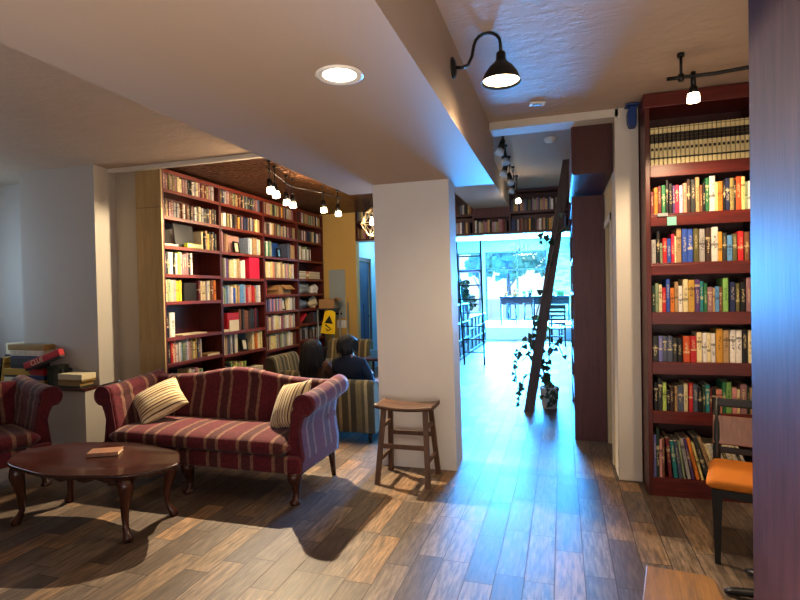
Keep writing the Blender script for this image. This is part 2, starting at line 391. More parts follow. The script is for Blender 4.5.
struct('trim_2', MB().span(.385, .395, 4.66, 4.72, 0, 2.08).span(.385, .395, 4.66, 5.34, 2.02, 2.08), 'white')
# bay of the wall on the far side of the sofas, with a ledge carrying the games
struct('wall_left', MB().span(-6.6, -5.50, 4.62, 4.8, 0, 2.81).prism([(-5.50, 4.205), (-4.49, 4.20), (-4.53, 4.5), (-4.53, 4.8), (-5.50, 4.8)], 'z', .58, 2.81), 'leftwall')
struct('wall_far_left', MB().span(-6.75, -6.6, -2, 4.8, 0, 2.81), 'leftwall')
struct('wall_back', MB().span(-7, 3, -2.15, -2, 0, 2.95), 'leftwall')
struct('wall_near_right', MB().span(2.2, 2.35, -2, 4.4, 0, 2.95), 'white')
struct('wall_ledge', MB().prism([(-6.6, 4.0), (-4.459, 4.0), (-4.485, 4.2), (-4.53, 4.5), (-4.53, 4.6), (-6.6, 4.6)], 'z', 0, .555), 'leftwall')
struct('trim_3', MB().prism([(-6.6, 3.985), (-4.45, 3.985), (-4.485, 4.205), (-5.5, 4.205), (-5.5, 4.62), (-6.6, 4.62)], 'z', .555, .58), 'mahog_dk')
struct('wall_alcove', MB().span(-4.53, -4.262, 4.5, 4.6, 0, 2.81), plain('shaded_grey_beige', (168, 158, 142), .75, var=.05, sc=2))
struct('wall_yellow', MB().span(-4.4, -3.35, 8.40, 8.55, 0, 2.95), 'yellow')
struct('wall_bookcase_side', MB().span(-4.45, -4.30, 4.6, 8.40, 0, 2.95), 'warmwall')
struct('wall_shop_left', MB().span(-3.64, -3.50, 8.55, 8.78, 0, 3.2).span(-3.64, -3.50, 9.45, 10.2, 0, 3.2).span(-3.64, -3.50, 8.78, 9.45, 2.04, 3.2).span(-4.4, -2.45, 10.05, 10.2, 0, 3.2).span(-4.4, -4.25, 10.2, 19, 0, 3.2), 'bluewall')  # includes a cross wall added to close the gap to window light
d = tag(MB().span(-3.56, -3.52, 8.80, 9.43, .01, 2.02).span(-3.52, -3.512, 8.89, 9.34, 1.38, 1.9, .004).span(-3.52, -3.512, 8.89, 9.08, .2, 1.25, .004).span(-3.52, -3.512, 9.15, 9.34, .2, 1.25, .004).build('door_2', plain('slate_blue_door', (56, 74, 98), .45, var=.08)), kind='structure')
MB().cyl((-3.52, 9.39, 1.02), (-3.47, 9.39, 1.02), .008).cyl((-3.47, 9.39, 1.02), (-3.47, 9.30, 1.02), .008).build('door_handle', 'blackmetal', d)
struct('trim_4', MB().span(-3.50, -3.485, 8.73, 8.80, 0, 2.10).span(-3.50, -3.485, 9.43, 9.50, 0, 2.10).span(-3.50, -3.485, 8.73, 9.50, 2.03, 2.10), plain('dark_brown_casing', (74, 52, 48), .5))
struct('wall_pier', MB().span(-2.95, -2.02, 8.64, 8.8, 0, 3.2), 'shopwall')  # unseen partition added behind the column, keeps window light off the seating
struct('ceiling_front', MB().span(-4.4, .55, 8.66, 19.2, 3.2, 3.3), 'ceil_front')
# shop front
struct('wall_front', MB().span(-4.4, -3.62, 19, 19.2, 0, 3.2).span(-3.62, -.5, 19, 19.2, 2.80, 3.2).span(-2.62, -.5, 19, 19.2, 0, .30).span(-2.78, -2.62, 19, 19.2, 0, 2.8), 'shopwall')
struct('wall_stone', MB().span(-.5, .42, 18.9, 19.2, 0, 3.2), 'stone')
struct('floor_platform', MB().span(-2.6, .39, 15.6, 19, 0, .36), plain('white_step', (232, 232, 228), .6, var=.03))
def window(name, x0, x1, z0, z1, xs, zs, fm):
    f = MB(); w = .05
    f.span(x0, x0 + w, 19.02, 19.10, z0, z1).span(x1 - w, x1, 19.02, 19.10, z0, z1).span(x0, x1, 19.02, 19.10, z0, z0 + w).span(x0, x1, 19.02, 19.10, z1 - w, z1)
    for x in xs: f.span(x - w / 2, x + w / 2, 19.02, 19.10, z0, z1)
    for z in zs: f.span(x0, x1, 19.02, 19.10, z - w / 2, z + w / 2)
    o = struct(name, f, fm)
    MB().span(x0, x1, 19.055, 19.065, z0, z1).build('window_pane', 'glass', o); return o
window('window_1', -2.62, -.5, .30, 2.80, [-1.5], [2.15], 'winframe')
window('window_2', -3.62, -2.78, 2.16, 2.80, [], [], 'winframe')
dd = window('door_3', -3.60, -2.80, .02, 2.14, [], [.25, .95], 'redframe')
struct('ground', MB().span(-40, 40, 19.2, 80, -.12, -.02), 'pave')
struct('baseboard_right', MB().span(.56, 2.2, 4.36, 4.38, 0, .09), 'white')

# overhead corridor cabinet and the bookcase end under it (the row of cases turned edge-on)
t = thing('hung_cabinet', 'dark red-brown cabinet box hung high over the corridor beside the ladder top', 'cabinet', (.25, 5.0, 2.37))
MB().span(-.155, .14, -.55, .9, .0, .39, .004).build('cabinet_box', 'mahog_dk', t)
MB().span(-.163, -.155, -.54, .9, .01, .38).build('door', 'mahog', t)
tag(MB().box((.41, 4.42, 2.775), (.05, .05, .02), .004).build('speaker_box', 'bluetape'), 'small dark blue box on top corner of the hung corridor cabinet', 'box')
t = thing('corridor_bookcase', 'tall plum-brown bookcase seen edge-on against the corridor wall beneath the hung cabinet', 'bookcase', (.24, 6.1, 0))
MB().span(-.14, .15, -.76, -.735, 0, 2.34).build('end_panel', 'corridor_wood', t)
MB().span(-.14, .15, .735, .76, 0, 2.34).build('end_panel', 'corridor_wood', t)
MB().span(.13, .15, -.735, .735, 0, 2.34).build('back_panel', 'mahog_dk', t)
for z in (.06, .40, .74, 1.08, 1.42, 1.76, 2.1, 2.33): MB().span(-.14, .13, -.735, .735, z - .02, z).build('shelf', 'mahog_dk', t)

# ------------------------------------------------------------------ bookcases
PAL = {'maroon': (104, 34, 38), 'orange': (216, 124, 42), 'green': (44, 112, 72), 'dark green': (34, 58, 44), 'black': (24, 22, 24), 'purple': (86, 58, 110), 'crimson': (196, 36, 72), 'pale blue': (160, 180, 200), 'salmon': (216, 140, 116), 'dark brown': (62, 42, 34), 'charcoal': (52, 54, 54), 'tan': (176, 144, 102), 'white': (222, 216, 206), 'cream': (222, 206, 160), 'navy': (36, 46, 84), 'khaki': (150, 138, 88), 'orange-red': (206, 88, 44), 'pale yellow': (222, 204, 136), 'sage': (142, 156, 122), 'grey': (164, 160, 156), 'teal': (40, 128, 130), 'red': (188, 40, 44), 'blue': (52, 84, 168), 'olive': (96, 90, 54), 'brown': (118, 76, 52), 'ochre': (206, 150, 54), 'gold': (190, 150, 66), 'mauve': (150, 112, 116), 'slate': (78, 86, 106), 'lime': (168, 190, 98), 'light green': (130, 176, 96), 'pink': (212, 150, 146), 'violet': (110, 112, 170), 'light blue': (98, 150, 198), 'yellow': (226, 196, 60)}
def setcol(o, cn):
    r = rgb(*PAL[cn]); j = .9 + random.random() * .2
    o.color = (min(1, r[0] * j), min(1, r[1] * j), min(1, r[2] * j), 1)
def book_mb(mb, w, d, h, m=Matrix.Identity(4)):
    """book standing upright: spine on the -y side, x = thickness, base at z 0"""
    t = bmesh.new(); c = min(.0025, w * .18); k = w * .22
    # cover: a rounded spine profile with two boards, pages inset
    prof = [(-w / 2, d), (-w / 2, k * .6), (-w * .36, k * .12), (0, 0), (w * .36, k * .12), (w / 2, k * .6), (w / 2, d), (w / 2 - c, d), (w / 2 - c, k), (-w / 2 + c, k), (-w / 2 + c, d)]
    lo = [t.verts.new((x, y, 0)) for x, y in prof]; hi = [t.verts.new((x, y, h)) for x, y in prof]; n = len(prof)
    for i in range(n): t.faces.new((lo[i], lo[(i + 1) % n], hi[(i + 1) % n], hi[i]))
    t.faces.new(hi); t.faces.new(lo[::-1])
    bmesh.ops.recalc_face_normals(t, faces=t.faces)
    mb.mi = 0; mb._merge(t, m)
    t = bmesh.new(); bmesh.ops.create_cube(t, size=1); bmesh.ops.scale(t, vec=(w - 2 * c, d - k - .003, h - .006), verts=t.verts)
    bmesh.ops.translate(t, vec=(0, (d + k) / 2 - .0015, h / 2 + .001), verts=t.verts)
    mb.mi = 1; mb._merge(t, m)
NB = [0]
def book(loc, w, d, h, cn, label, group, rot=(0, 0, 0), mat='book', name='book'):
    mb = MB(); book_mb(mb, w, d, h); o = mb.build(name, [mat, 'pages']); o.location = loc; o.rotation_euler = rot
    setcol(o, cn); tag(o, label, 'book', group); NB[0] += 1; return o

# ---- bookcase beside the white wall (faces the camera side)
BX0, BX1, BY0, BY1 = .567, 1.275, 4.04, 4.355
SH = [.125, .595, .940, 1.287, 1.630, 1.970, 2.31]      # tops of the shelves
t = thing('tall_bookcase', 'tall mahogany bookcase of seven shelves standing beside the white wall end', 'bookcase', (0, 0, 0))
MB().span(BX0, BX0 + .03, BY0, BY1, 0, 2.80, .002).build('side_panel', 'mahog', t)
MB().span(BX1 - .03, BX1, BY0, BY1, 0, 2.80, .002).build('side_panel', 'mahog', t)
MB().span(BX0 + .03, BX1 - .03, BY1 - .012, BY1, 0, 2.80).build('back_panel', 'mahog_dk', t)
MB().span(BX0 - .01, BX1, BY0 - .012, BY1, 2.705, 2.802, .004).build('crown_board', 'mahog_x', t)
MB().span(BX0 + .03, BX1 - .03, BY0 + .004, BY0 + .02, 0, .105).build('plinth', 'mahog_x', t)
for z in SH:
    o = MB().span(BX0 + .03, BX1 - .03, BY0 + .002, BY1 - .012, z - .022, z, .002).span(BX0 + .03, BX1 - .03, BY0, BY0 + .018, z - .085, z - .012, .003).build('shelf', 'mahog_x', t)
def hx(cx): return .60 + (cx - 22) * (.61 / 743)
HS = .34 / 364
ROWS = {
 6: None,
 5: [(25,48,170,'maroon'),(50,80,200,'orange'),(83,109,212,'maroon'),(111,141,215,'green'),(143,162,248,'black'),(165,192,222,'black'),(195,213,206,'purple'),(214,243,208,'crimson'),(246,272,205,'pale blue'),(275,302,218,'salmon'),(304,330,245,'dark brown'),(333,367,243,'charcoal'),(370,398,256,'tan'),(400,418,196,'brown'),(421,440,212,'black'),(442,470,246,'green'),(472,513,257,'white'),(515,532,212,'pale yellow'),(534,567,214,'orange'),(569,588,222,'black'),(589,618,232,'navy'),(620,648,232,'khaki'),(650,664,215,'dark brown'),(666,702,240,'orange-red'),(704,728,238,'pale yellow'),(730,748,200,'sage'),(750,772,202,'white'),(774,796,215,'maroon')],
 4: [(27,62,176,'grey'),(66,92,236,'black'),(95,112,150,'sage'),(114,146,184,'red'),(148,178,180,'blue'),(180,204,214,'crimson'),(206,219,196,'cream'),(221,258,254,'tan'),(262,302,246,'blue'),(304,345,246,'blue'),(348,387,244,'olive'),(392,433,240,'grey'),(440,476,246,'dark brown'),(482,530,250,'white'),(532,560,214,'ochre'),(564,594,204,'charcoal'),(598,635,186,'light blue'),(638,668,194,'olive'),(672,713,210,'red'),(722,757,204,'brown'),(760,792,212,'navy')],
 3: [(26,52,200,'dark green'),(54,78,216,'sage'),(80,104,206,'cream'),(106,134,184,'red'),(136,165,246,'blue'),(168,199,180,'orange'),(202,230,224,'tan'),(232,262,194,'white'),(265,303,242,'cream'),(305,353,236,'gold'),(355,392,238,'purple'),(394,420,226,'teal'),(422,446,210,'green'),(448,486,180,'mauve'),(488,502,174,'tan'),(504,534,184,'light blue'),(536,559,180,'brown'),(562,600,245,'light green'),(612,650,214,'navy'),(657,684,204,'olive'),(688,728,214,'black'),(730,765,244,'mauve'),(767,796,214,'tan')],
 2: [(28,72,190,'charcoal'),(74,104,192,'violet'),(106,140,190,'slate'),(142,183,190,'slate'),(186,216,174,'charcoal'),(218,257,176,'black'),(262,313,192,'orange-red'),(317,363,192,'red'),(366,404,220,'cream'),(409,440,216,'white'),(443,470,216,'cream'),(472,503,214,'white'),(508,558,246,'ochre'),(560,603,236,'tan'),(611,654,238,'white'),(656,695,236,'white'),(698,737,238,'black'),(742,768,236,'cream'),(770,797,220,'brown')],
 1: [(34,64,210,'black'),(66,98,236,'charcoal'),(102,131,214,'lime'),(134,156,150,'black'),(158,189,180,'dark brown'),(193,214,186,'tan'),(216,262,192,'slate'),(264,294,210,'cream'),(303,333,214,'red'),(335,369,204,'slate'),(372,400,184,'black'),(403,424,200,'dark green'),(426,458,206,'teal'),(460,474,180,'maroon'),(476,503,172,'black'),(506,547,172,'salmon'),(550,576,230,'green'),(580,619,228,'light green'),(623,656,190,'pink'),(658,680,176,'cream'),(684,729,214,'mauve'),(732,749,200,'dark green'),(752,774,190,'tan'),(776,797,200,'navy')]}
SHN = {6: 'top shelf', 5: 'second shelf down', 4: 'third shelf down', 3: 'fourth shelf down', 2: 'fifth shelf down', 1: 'sixth shelf down', 0: 'bottom shelf'}
G = 'books on the tall bookcase beside the white wall'
for r, row in ROWS.items():
    if row is None:
        n = 23
        for i in range(n):
            w = (BX1 - BX0 - .075) / n
            book((BX0 + .036 + w * (i + .5), BY0 + .022, SH[6] + .0005), w - .0035, .2, .262 + .006 * (i / n), 'cream', f'cream and black reference volume, {ORD[i+1]} of the matching top-shelf set from the white wall', 'matching reference volumes on the top shelf', mat='ency', name='reference_volume')
        continue
    for i, (a, b, h, cn) in enumerate(row):
        x0, x1 = hx(a), min(hx(b), BX1 - .033); hh = h * HS
        book(((x0 + x1) / 2, BY0 + .02 + random.random() * .012, SH[r] + .0005), x1 - x0, .13 + hh * .15, hh, cn, f'{cn} book, {ORD[i+1]} from the white wall, {SHN[r]}, tall seven-shelf bookcase', G)
# bottom shelf: upright ones, then a leaning run
x = BX0 + .034; i = 0
for w, h, cn in ((.018, .30, 'violet'), (.02, .345, 'dark green'), (.017, .27, 'pink'), (.015, .275, 'brown')):
    i += 1; book((x + w / 2, BY0 + .02, SH[0] + .0005), w - .001, .2, h, cn, f'{cn} upright book, {ORD[i]} from the white wall, bottom shelf, tall seven-shelf bookcase', G); x += w
run = [(.022, .28, 'maroon', 4), (.024, .262, 'teal', 6), (.022, .262, 'slate', 7), (.012, .262, 'sage', 8), (.022, .28, 'grey', 10), (.016, .285, 'purple', 11), (.022, .288, 'orange', 12.5), (.015, .262, 'pale yellow', 14), (.026, .30, 'charcoal', 16), (.022, .31, 'tan', 18), (.02, .255, 'cream', 19), (.018, .262, 'white', 20), (.018, .262, 'grey', 20.5), (.02, .26, 'white', 21), (.02, .262, 'olive', 21.5), (.018, .262, 'white', 22), (.016, .262, 'cream', 22), (.016, .262, 'white', 22), (.02, .255, 'charcoal', 22), (.016, .26, 'white', 22), (.016, .26, 'white', 22)]
x += .004
pa = 0
for w, h, cn, a in run:
    i += 1; an = R(a)
    x += w / 2 / math.cos(an) + .0012 + .30 * max(0, math.tan(an) - math.tan(R(pa))) * 1.0; pa = a
    if x + w > BX1 - .035: break
    book((x, BY0 + .02, SH[0] + .0005 + w / 2 * math.sin(an)), w, .2, h, cn, f'{cn} leaning book, {ORD[i]} from the white wall, bottom shelf, tall seven-shelf bookcase', G, rot=(0, -an, 0))
    x += w / 2 / math.cos(an)
tag(MB().box((.728, BY0 - .0095, 1.970 - .055), (.058, .002, .058), .0004).build('shelf_tag', 'teal_tag'), 'square pale teal paper tag stuck on the third shelf edge', 'tag')
tag(MB().box((.672, BY0 - .009, 1.970 - .008), (.066, .002, .022), .0004).build('shelf_label_holder', 'steel'), 'small grey label strip on the shelf edge above the teal tag', 'label holder')
t = thing('corner_bracket', 'bright blue bracket-like box fixed at the bookcase top corner by white wall', 'bracket', (.517, 4.2, 2.64))
MB().prism([(-.025, .0), (.02, .0), (.02, .15), (-.025, .15), (-.04, .11), (-.04, .04)], 'y', .0, .09, .006).build('bracket_body', 'bluetape', t)
MB().box((-.01, .03, .155), (.09, .1, .01), .003).build('cap', 'bluetape', t)

# ---- long run of bookcases behind the sofas (faces +x)
LX, LD = -3.94, .315
YB = [4.52, 5.485, 6.46, 7.44, 8.36]
YO = [4.52, 5.27, 6.05, 6.83, 7.53]
def ym(y):
    for i in range(4):
        if y <= YO[i + 1] or i == 3: return YB[i] + .026 + (y - YO[i] - .026) * (YB[i + 1] - YB[i] - .052) / (YO[i + 1] - YO[i] - .052)
LZ = {0: [.10, .44, .755, 1.03, 1.41, 1.70, 2.00, 2.31, 2.59], 1: [.10, .42, .73, 1.01, 1.36, 1.68, 2.00, 2.31, 2.59], 2: [.10, .40, .68, .95, 1.22, 1.46, 1.70, 2.00, 2.31, 2.59], 3: [.10, .42, .73, .98, 1.22, 1.46, 1.70, 2.00, 2.31, 2.59]}
BN = ['first', 'second', 'third', 'fourth']
BL = ['tall mahogany bookcase unit with the raw beige end panel, behind the burgundy sofa', 'tall mahogany bookcase unit holding a crimson folder, second along from the beige end panel', 'tall mahogany bookcase unit holding an open cardboard box, third from the beige end panel', 'cluttered tall mahogany bookcase unit against the yellow wall, behind the seated people']
for b in range(4):
    y0, y1 = YB[b], YB[b + 1]
    t = thing('library_bookcase', BL[b], 'bookcase', (0, 0, 0), 0, 'long run of wall bookcases')
    MB().span(LX - LD, LX, y0 + .0005, y0 + .022, 0, 2.795, .001).build('side_panel', 'mahog', t)
    MB().span(LX - LD, LX, y1 - .022, y1 - .0005, 0, 2.795, .001).build('side_panel', 'mahog', t)
    MB().span(LX - LD, LX - LD + .012, y0 + .022, y1 - .022, 0, 2.795).build('back_panel', 'mahog', t)
    MB().span(LX - .02, LX + .004, y0 + .0005, y1 - .0005, 2.755, 2.797, .002).build('cornice', 'mahog_y', t)
    MB().span(LX - .02, LX, y0 + .022, y1 - .022, 0, .07).build('plinth', 'mahog_y', t)
    for z in LZ[b]:
        MB().span(LX - LD + .012, LX - .002, y0 + .022, y1 - .022, z - .022, z).span(LX - .016, LX + .002, y0 + .022, y1 - .022, z - .036, z - .001, .002).build('shelf', 'mahog_y', t)
    if b == 0:
        MB().span(LX - LD - .005, LX + .001, y0 - .019, y0, 0, 2.39).span(LX - LD - .005, LX + .001, y0 - .019, y0, 2.395, 2.78).build('end_panel', 'ply', t)['label'] = 'raw beige plywood end panel'

STUFF = MB(); STUFF_COL = []
def stuff_book(loc, w, d, h, cn, face, tilt=0):
    m = Matrix.Translation(loc) @ Matrix.Rotation(face, 4, 'Z') @ Matrix.Rotation(tilt, 4, 'Y')
    book_mb(STUFF, w, d, h, m); r = rgb(*PAL[cn]) if isinstance(cn, str) else cn
    j = .85 + random.random() * .3; STUFF_COL.append(tuple(min(1, v * j) for v in r[:3]) + (1,))
PB = ['cream', 'tan', 'grey', 'maroon', 'brown', 'navy', 'charcoal', 'mauve', 'sage', 'dark brown', 'tan', 'slate', 'white', 'khaki', 'olive', 'mauve', 'ochre', 'black', 'grey', 'charcoal', 'brown']
PC = ['cream', 'white', 'yellow', 'pale yellow', 'light blue', 'red', 'white', 'grey', 'sage', 'tan', 'navy', 'orange', 'pale blue', 'violet', 'cream', 'dark green', 'pink', 'brown']
rb = random.Random(21)
GL = 'books on the long wall bookcases'
SHL = {0: 'lowest shelf', 8: 'top shelf', 7: 'second shelf down', 6: 'third shelf down', 5: 'fourth shelf down', 4: 'fifth shelf down', 3: 'sixth shelf down', 2: 'seventh shelf down', 1: 'eighth shelf down'}
def lrow(b, s, ya, yb, hmin, hmax, wmin, wmax, pal, single, cols=None, lean=0):
    """a run of books on shelf s of unit b from ya to yb, spines to +x; numbered from the beige end panel"""
    z = LZ[b][s] + .0005; y = ya; k = 0
    nm = SHL[s] if b < 2 else ''
    while True:
        w = wmin + (wmax - wmin) * rb.random(); h = hmin + (hmax - hmin) * rb.random()
        if y + w > yb: break
        k += 1; cn = (cols[k - 1] if cols and k <= len(cols) else pal[rb.randrange(len(pal))]); tl = 0
        xo = LX - .022 - rb.random() * .02
        if single and NB[0] < 299:
            place = 'first bay' if b == 0 else 'second bay'
            start = 'beige end panel' if b == 0 else 'the first upright'
            book((xo, y + w / 2, z), w - .001, .13 + h * .12, h, cn, f'{cn} book, {ORD[k]} from {start}, {nm}, {place} behind sofa', GL, rot=(0, 0, PI / 2))
        else:
            stuff_book((xo, y + w / 2, z), w - .001, .13 + h * .12, h, cn, PI / 2)
        y += w + .0005
    return y
A = YB[0] + .026
E0 = YB[1] - .026
lrow(0, 8, A, E0, .150, .176, 0.027, 0.044, PB, True)
lrow(0, 7, A, E0, .155, .182, 0.027, 0.044, PB, True)
lrow(0, 6, A + 0.640, E0, .19, .235, 0.027, 0.041, ['sage', 'slate', 'grey', 'charcoal', 'pale blue', 'tan'], True, ['cream', 'black', 'tan', 'yellow'])
lrow(0, 5, A, A + 0.474, .215, .245, 0.024, 0.051, ['cream', 'grey', 'white', 'sage', 'black', 'mauve'], True, ['slate', 'charcoal', 'cream', 'white', 'black', 'white', 'lime', 'grey', 'mauve'])
lrow(0, 4, A, A + 0.301, .215, .245, 0.032, 0.056, PC, True, ['cream', 'sage', 'cream', 'pink', 'yellow', 'yellow', 'lime'])
lrow(0, 4, A + 0.550, E0, .215, .24, 0.037, 0.059, PC, True, ['maroon', 'cream', 'cream', 'white', 'pale yellow', 'brown', 'orange', 'gold'])
lrow(0, 3, A, A + 0.173, .26, .27, 0.073, 0.085, PC, True, ['black', 'white'])
lrow(0, 2, A, A + 0.640, .195, .24, 0.024, 0.046, PC, True, ['slate', 'charcoal', 'red', 'cream', 'pink', 'white', 'white', 'pale blue', 'sage', 'grey', 'white', 'pink', 'tan', 'pale yellow', 'gold', 'slate'])
lrow(0, 1, A + 0.077, A + 0.640, .13, .22, 0.029, 0.055, PC, True)
A = YB[1] + .026; E1 = YB[2] - .026
lrow(1, 8, A, E1, .155, .182, 0.027, 0.044, PB, True)
lrow(1, 7, A, E1, .155, .184, 0.029, 0.046, ['cream', 'pale yellow', 'tan', 'white'] + PB, True)
lrow(1, 5, A, A + 0.589, .215, .25, 0.037, 0.059, PC, True, ['yellow', 'olive', 'grey', 'purple', 'cream', 'pale yellow', 'white', 'cream', 'tan', 'white', 'white'])
lrow(1, 4, A, E1 - .02, .19, .245, 0.034, 0.054, PC, True, ['white', 'sage', 'light blue', 'pale blue', 'grey', 'white', 'blue', 'pale yellow', 'tan', 'light blue', 'light blue', 'pale blue', 'red', 'pink', 'salmon', 'red'])
lrow(1, 2, A, A + 0.384, .215, .245, 0.032, 0.054, PC, True, ['white', 'cream', 'tan', 'slate', 'grey', 'charcoal', 'white'])
lrow(1, 6, A, A + 0.192, .215, .245, 0.037, 0.061, ['tan', 'mauve', 'brown'], False)
lrow(1, 6, A + 0.614, E1, .20, .235, 0.037, 0.061, ['white', 'cream', 'pale blue', 'tan'], False)
lrow(1, 3, A + 0.384, E1 - .06, .24, .27, 0.037, 0.061, ['black', 'charcoal', 'dark brown', 'maroon', 'brown'], False)
lrow(1, 2, A + 0.67, E1 - .02, .21, .25, 0.037, 0.061, ['white', 'red', 'cream', 'orange', 'pale yellow'], False)
lrow(1, 1, A + 0.038, A + 0.538, .15, .22, 0.029, 0.049, ['cream', 'pale yellow', 'white', 'lime', 'charcoal'], False)
A = YB[2] + .026; E2 = YB[3] - .026
lrow(2, 9, A, E2, .155, .18, 0.027, 0.044, PB, False)
lrow(2, 8, A, E2, .155, .184, 0.029, 0.046, ['cream', 'pale yellow', 'tan', 'white'] + PB, False)
lrow(2, 7, A, A + 0.282, .19, .23, 0.032, 0.049, ['green', 'sage', 'grey', 'white'], False)
lrow(2, 7, A + 0.704, E2, .19, .23, 0.032, 0.049, ['grey', 'slate', 'charcoal', 'tan'], False)
lrow(2, 6, A, E2 - .03, .20, .24, 0.037, 0.061, ['white', 'cream', 'pink', 'salmon', 'tan', 'pale yellow', 'grey'], False)
lrow(2, 5, A, A + 0.128, .18, .2, 0.037, 0.055, ['white', 'red', 'charcoal'], False)
lrow(2, 4, A, A + 0.512, .16, .2, 0.029, 0.049, ['slate', 'violet', 'grey', 'pink', 'navy'], False)
lrow(2, 4, A + 0.666, E2, .17, .198, 0.037, 0.061, ['grey', 'cream', 'tan', 'white'], False)
lrow(2, 3, A, E2, .18, .22, 0.029, 0.055, ['cream', 'white', 'pale yellow', 'red', 'white', 'pink', 'grey', 'mauve'], False)
lrow(2, 2, A, E2, .18, .22, 0.029, 0.055, ['cream', 'pale yellow', 'white', 'grey', 'sage', 'brown'], False)
A = YB[3] + .026; E3 = YB[4] - .026
lrow(3, 9, A, E3, .155, .18, 0.027, 0.044, PB, False)
lrow(3, 8, A, E3, .155, .184, 0.029, 0.046, PB, False)
lrow(3, 7, A, A + 0.512, .17, .23, 0.037, 0.061, ['cream', 'white', 'charcoal', 'sage', 'khaki', 'white'], False)
lrow(3, 3, A + 0.358, E3, .14, .19, 0.037, 0.061, ['charcoal', 'maroon', 'dark brown', 'slate'], False)
lrow(3, 2, A + 0.064, E3, .12, .2, 0.037, 0.061, ['sage', 'charcoal', 'dark brown', 'grey'], False)

# things on the long bookcases
def inbay(c, d, k=1.):
    """keep a thing standing on the long bookcases between the uprights of its bay"""
    if c[0] > -3.9 or c[1] < 4.5: return c, d
    b = max(i for i in range(4) if c[1] >= YB[i]); lo, hi = YB[b] + .026, YB[b + 1] - .026
    w = min(d[1] * k, hi - lo); y = min(max(c[1], lo + w / 2), hi - w / 2)
    return (c[0], y, c[2]), (d[0], w / k, d[2])
def boxthing(name, label, cat, c, d, mat, rot=(0, 0, 0), bev=.003, group=None):
    c, d = inbay(c, d)
    o = MB().box((0, 0, 0), d, bev).build(name, mat); o.location = c; o.rotation_euler = rot
    return tag(o, label, cat, group)
def frame_thing(name, label, c, w, h, fm, pm, rotz=PI / 2, tilt=-.14):
    t = thing(name, label, 'picture frame', c, rotz); b = .02
    m = MB().box((-w / 2 + b / 2, 0, h / 2), (b, .014, h), .002).box((w / 2 - b / 2, 0, h / 2), (b, .014, h), .002).box((0, 0, b / 2), (w, .014, b), .002).box((0, 0, h - b / 2), (w, .014, b), .002).build('frame_border', fm, t)
    p = MB().box((0, .004, h / 2), (w - b * 1.6, .004, h - b * 1.6)).build('picture', pm, t)
    t.rotation_euler = (tilt, 0, rotz); return t
def flat_book(c, d, mat, label, rotz=0, group=None):
    """a closed book or box of papers lying flat"""
    c, d = inbay(c, d)
    o = MB().box((0, 0, d[2] / 2), d, .002).mat(1).box((.004, 0, d[2] / 2), (d[0] - .002, d[1] - .01, d[2] * .72)).build('flat_book', [mat, 'pages']); o.location = (c[0], c[1], c[2] + .0012); o.rotation_euler.z = rotz
    return tag(o, label, 'book', group)
z6 = LZ[0][6]
flat_book((LX - .10, ym(4.63), z6), (.15, 0.228, .022), 'cream', 'pale book lying flat on third shelf down, nearest the beige end panel')
boxthing('record_sleeve', 'dark grey square album cover leaning on the third shelf, first bay', 'album', (LX - .10, ym(4.86), z6 + .136), (.012, 0.312, .262), 'darkcard', (0, -.12, 0))
boxthing('camera_case', 'small black case in the shadows beside the dark album cover', 'case', (LX - .17, ym(4.66), z6 + .105), (.08, 0.168, .16), 'darkgap')  # near-black block painted in as the shade of an empty shelf gap
flat_book((LX - .028, ym(4.905), z6), (.05, 0.240, .05), plain('lime_card', (176, 190, 40), .5), 'lime green book lying flat before the dark album cover')
boxthing('storage_case', 'black boxy case filling the gap between yellow and white books', 'case', (LX - .12, ym(4.87), LZ[0][4] + .101), (.16, 0.204, .2), 'darkgap')  # dark block in place of the shade between two runs of books
flat_book((LX - .09, ym(4.89), LZ[0][3]), (.16, 0.408, .014), 'cream', 'loose pale papers lying flat on the nearly empty sixth shelf')
flat_book((LX - .10, ym(5.14), LZ[0][2]), (.16, 0.228, .028), 'tan', 'tan book lying flat at the end of seventh shelf, first bay')
boxthing('red_folder', 'large bright crimson folder standing at the end of the second bay', 'folder', (LX - .10, ym(5.855), LZ[1][5] + .141), (.19, 0.240, .28), 'crimson')
boxthing('red_box', 'red and cream boxed set on the sixth shelf, second bay', 'box', (LX - .08, ym(5.47), LZ[1][3] + .116), (.12, 0.240, .23), 'red')
boxthing('box_label', 'cream card leaning against the red boxed set', 'card', (LX - .009, ym(5.47), LZ[1][3] + .0715), (.006, 0.204, .14), 'cream')
flat_book((LX - .06, ym(5.345), LZ[1][3]), (.1, 0.108, .03), 'cream', 'small white booklets lying beside the red boxed set')
boxthing('pink_album', 'dusty pink album leaning behind a small black frame, second bay', 'album', (LX - .12, ym(5.62), LZ[1][6] + .118), (.014, 0.240, .225), plain('dusty_pink', (176, 132, 122), .6), (0, -.1, 0))
frame_thing('photo_frame', 'small black framed picture in front of the dusty pink album', (LX - .05, ym(5.60), LZ[1][6] + .003), .12, .15, 'black', 'cream')
boxthing('dark_album', 'dark album leaning behind a black frame, seventh shelf, second bay', 'album', (LX - .12, ym(5.71), LZ[1][2] + .122), (.014, 0.192, .235), 'darkcard', (0, -.1, 0))
frame_thing('photo_frame', 'small black framed picture on the seventh shelf, second bay', (LX - .05, ym(5.70), LZ[1][2] + .003), .13, .16, 'black', 'cream')
boxthing('blue_album', 'deep blue album leaning on the third shelf, third bay', 'album', (LX - .12, ym(6.43), LZ[2][7] + .113), (.014, 0.240, .215), plain('deep_blue_card', (30, 72, 130), .5), (0, -.1, 0))
frame_thing('photo_frame', 'small black framed picture before the deep blue album', (LX - .05, ym(6.45), LZ[2][7] + .003), .11, .14, 'black', 'paper_blue')
frame_thing('photo_frame', 'small black framed picture below the open cardboard box', (LX - .05, ym(6.52), LZ[2][4] + .003), .12, .17, 'black', 'cream')
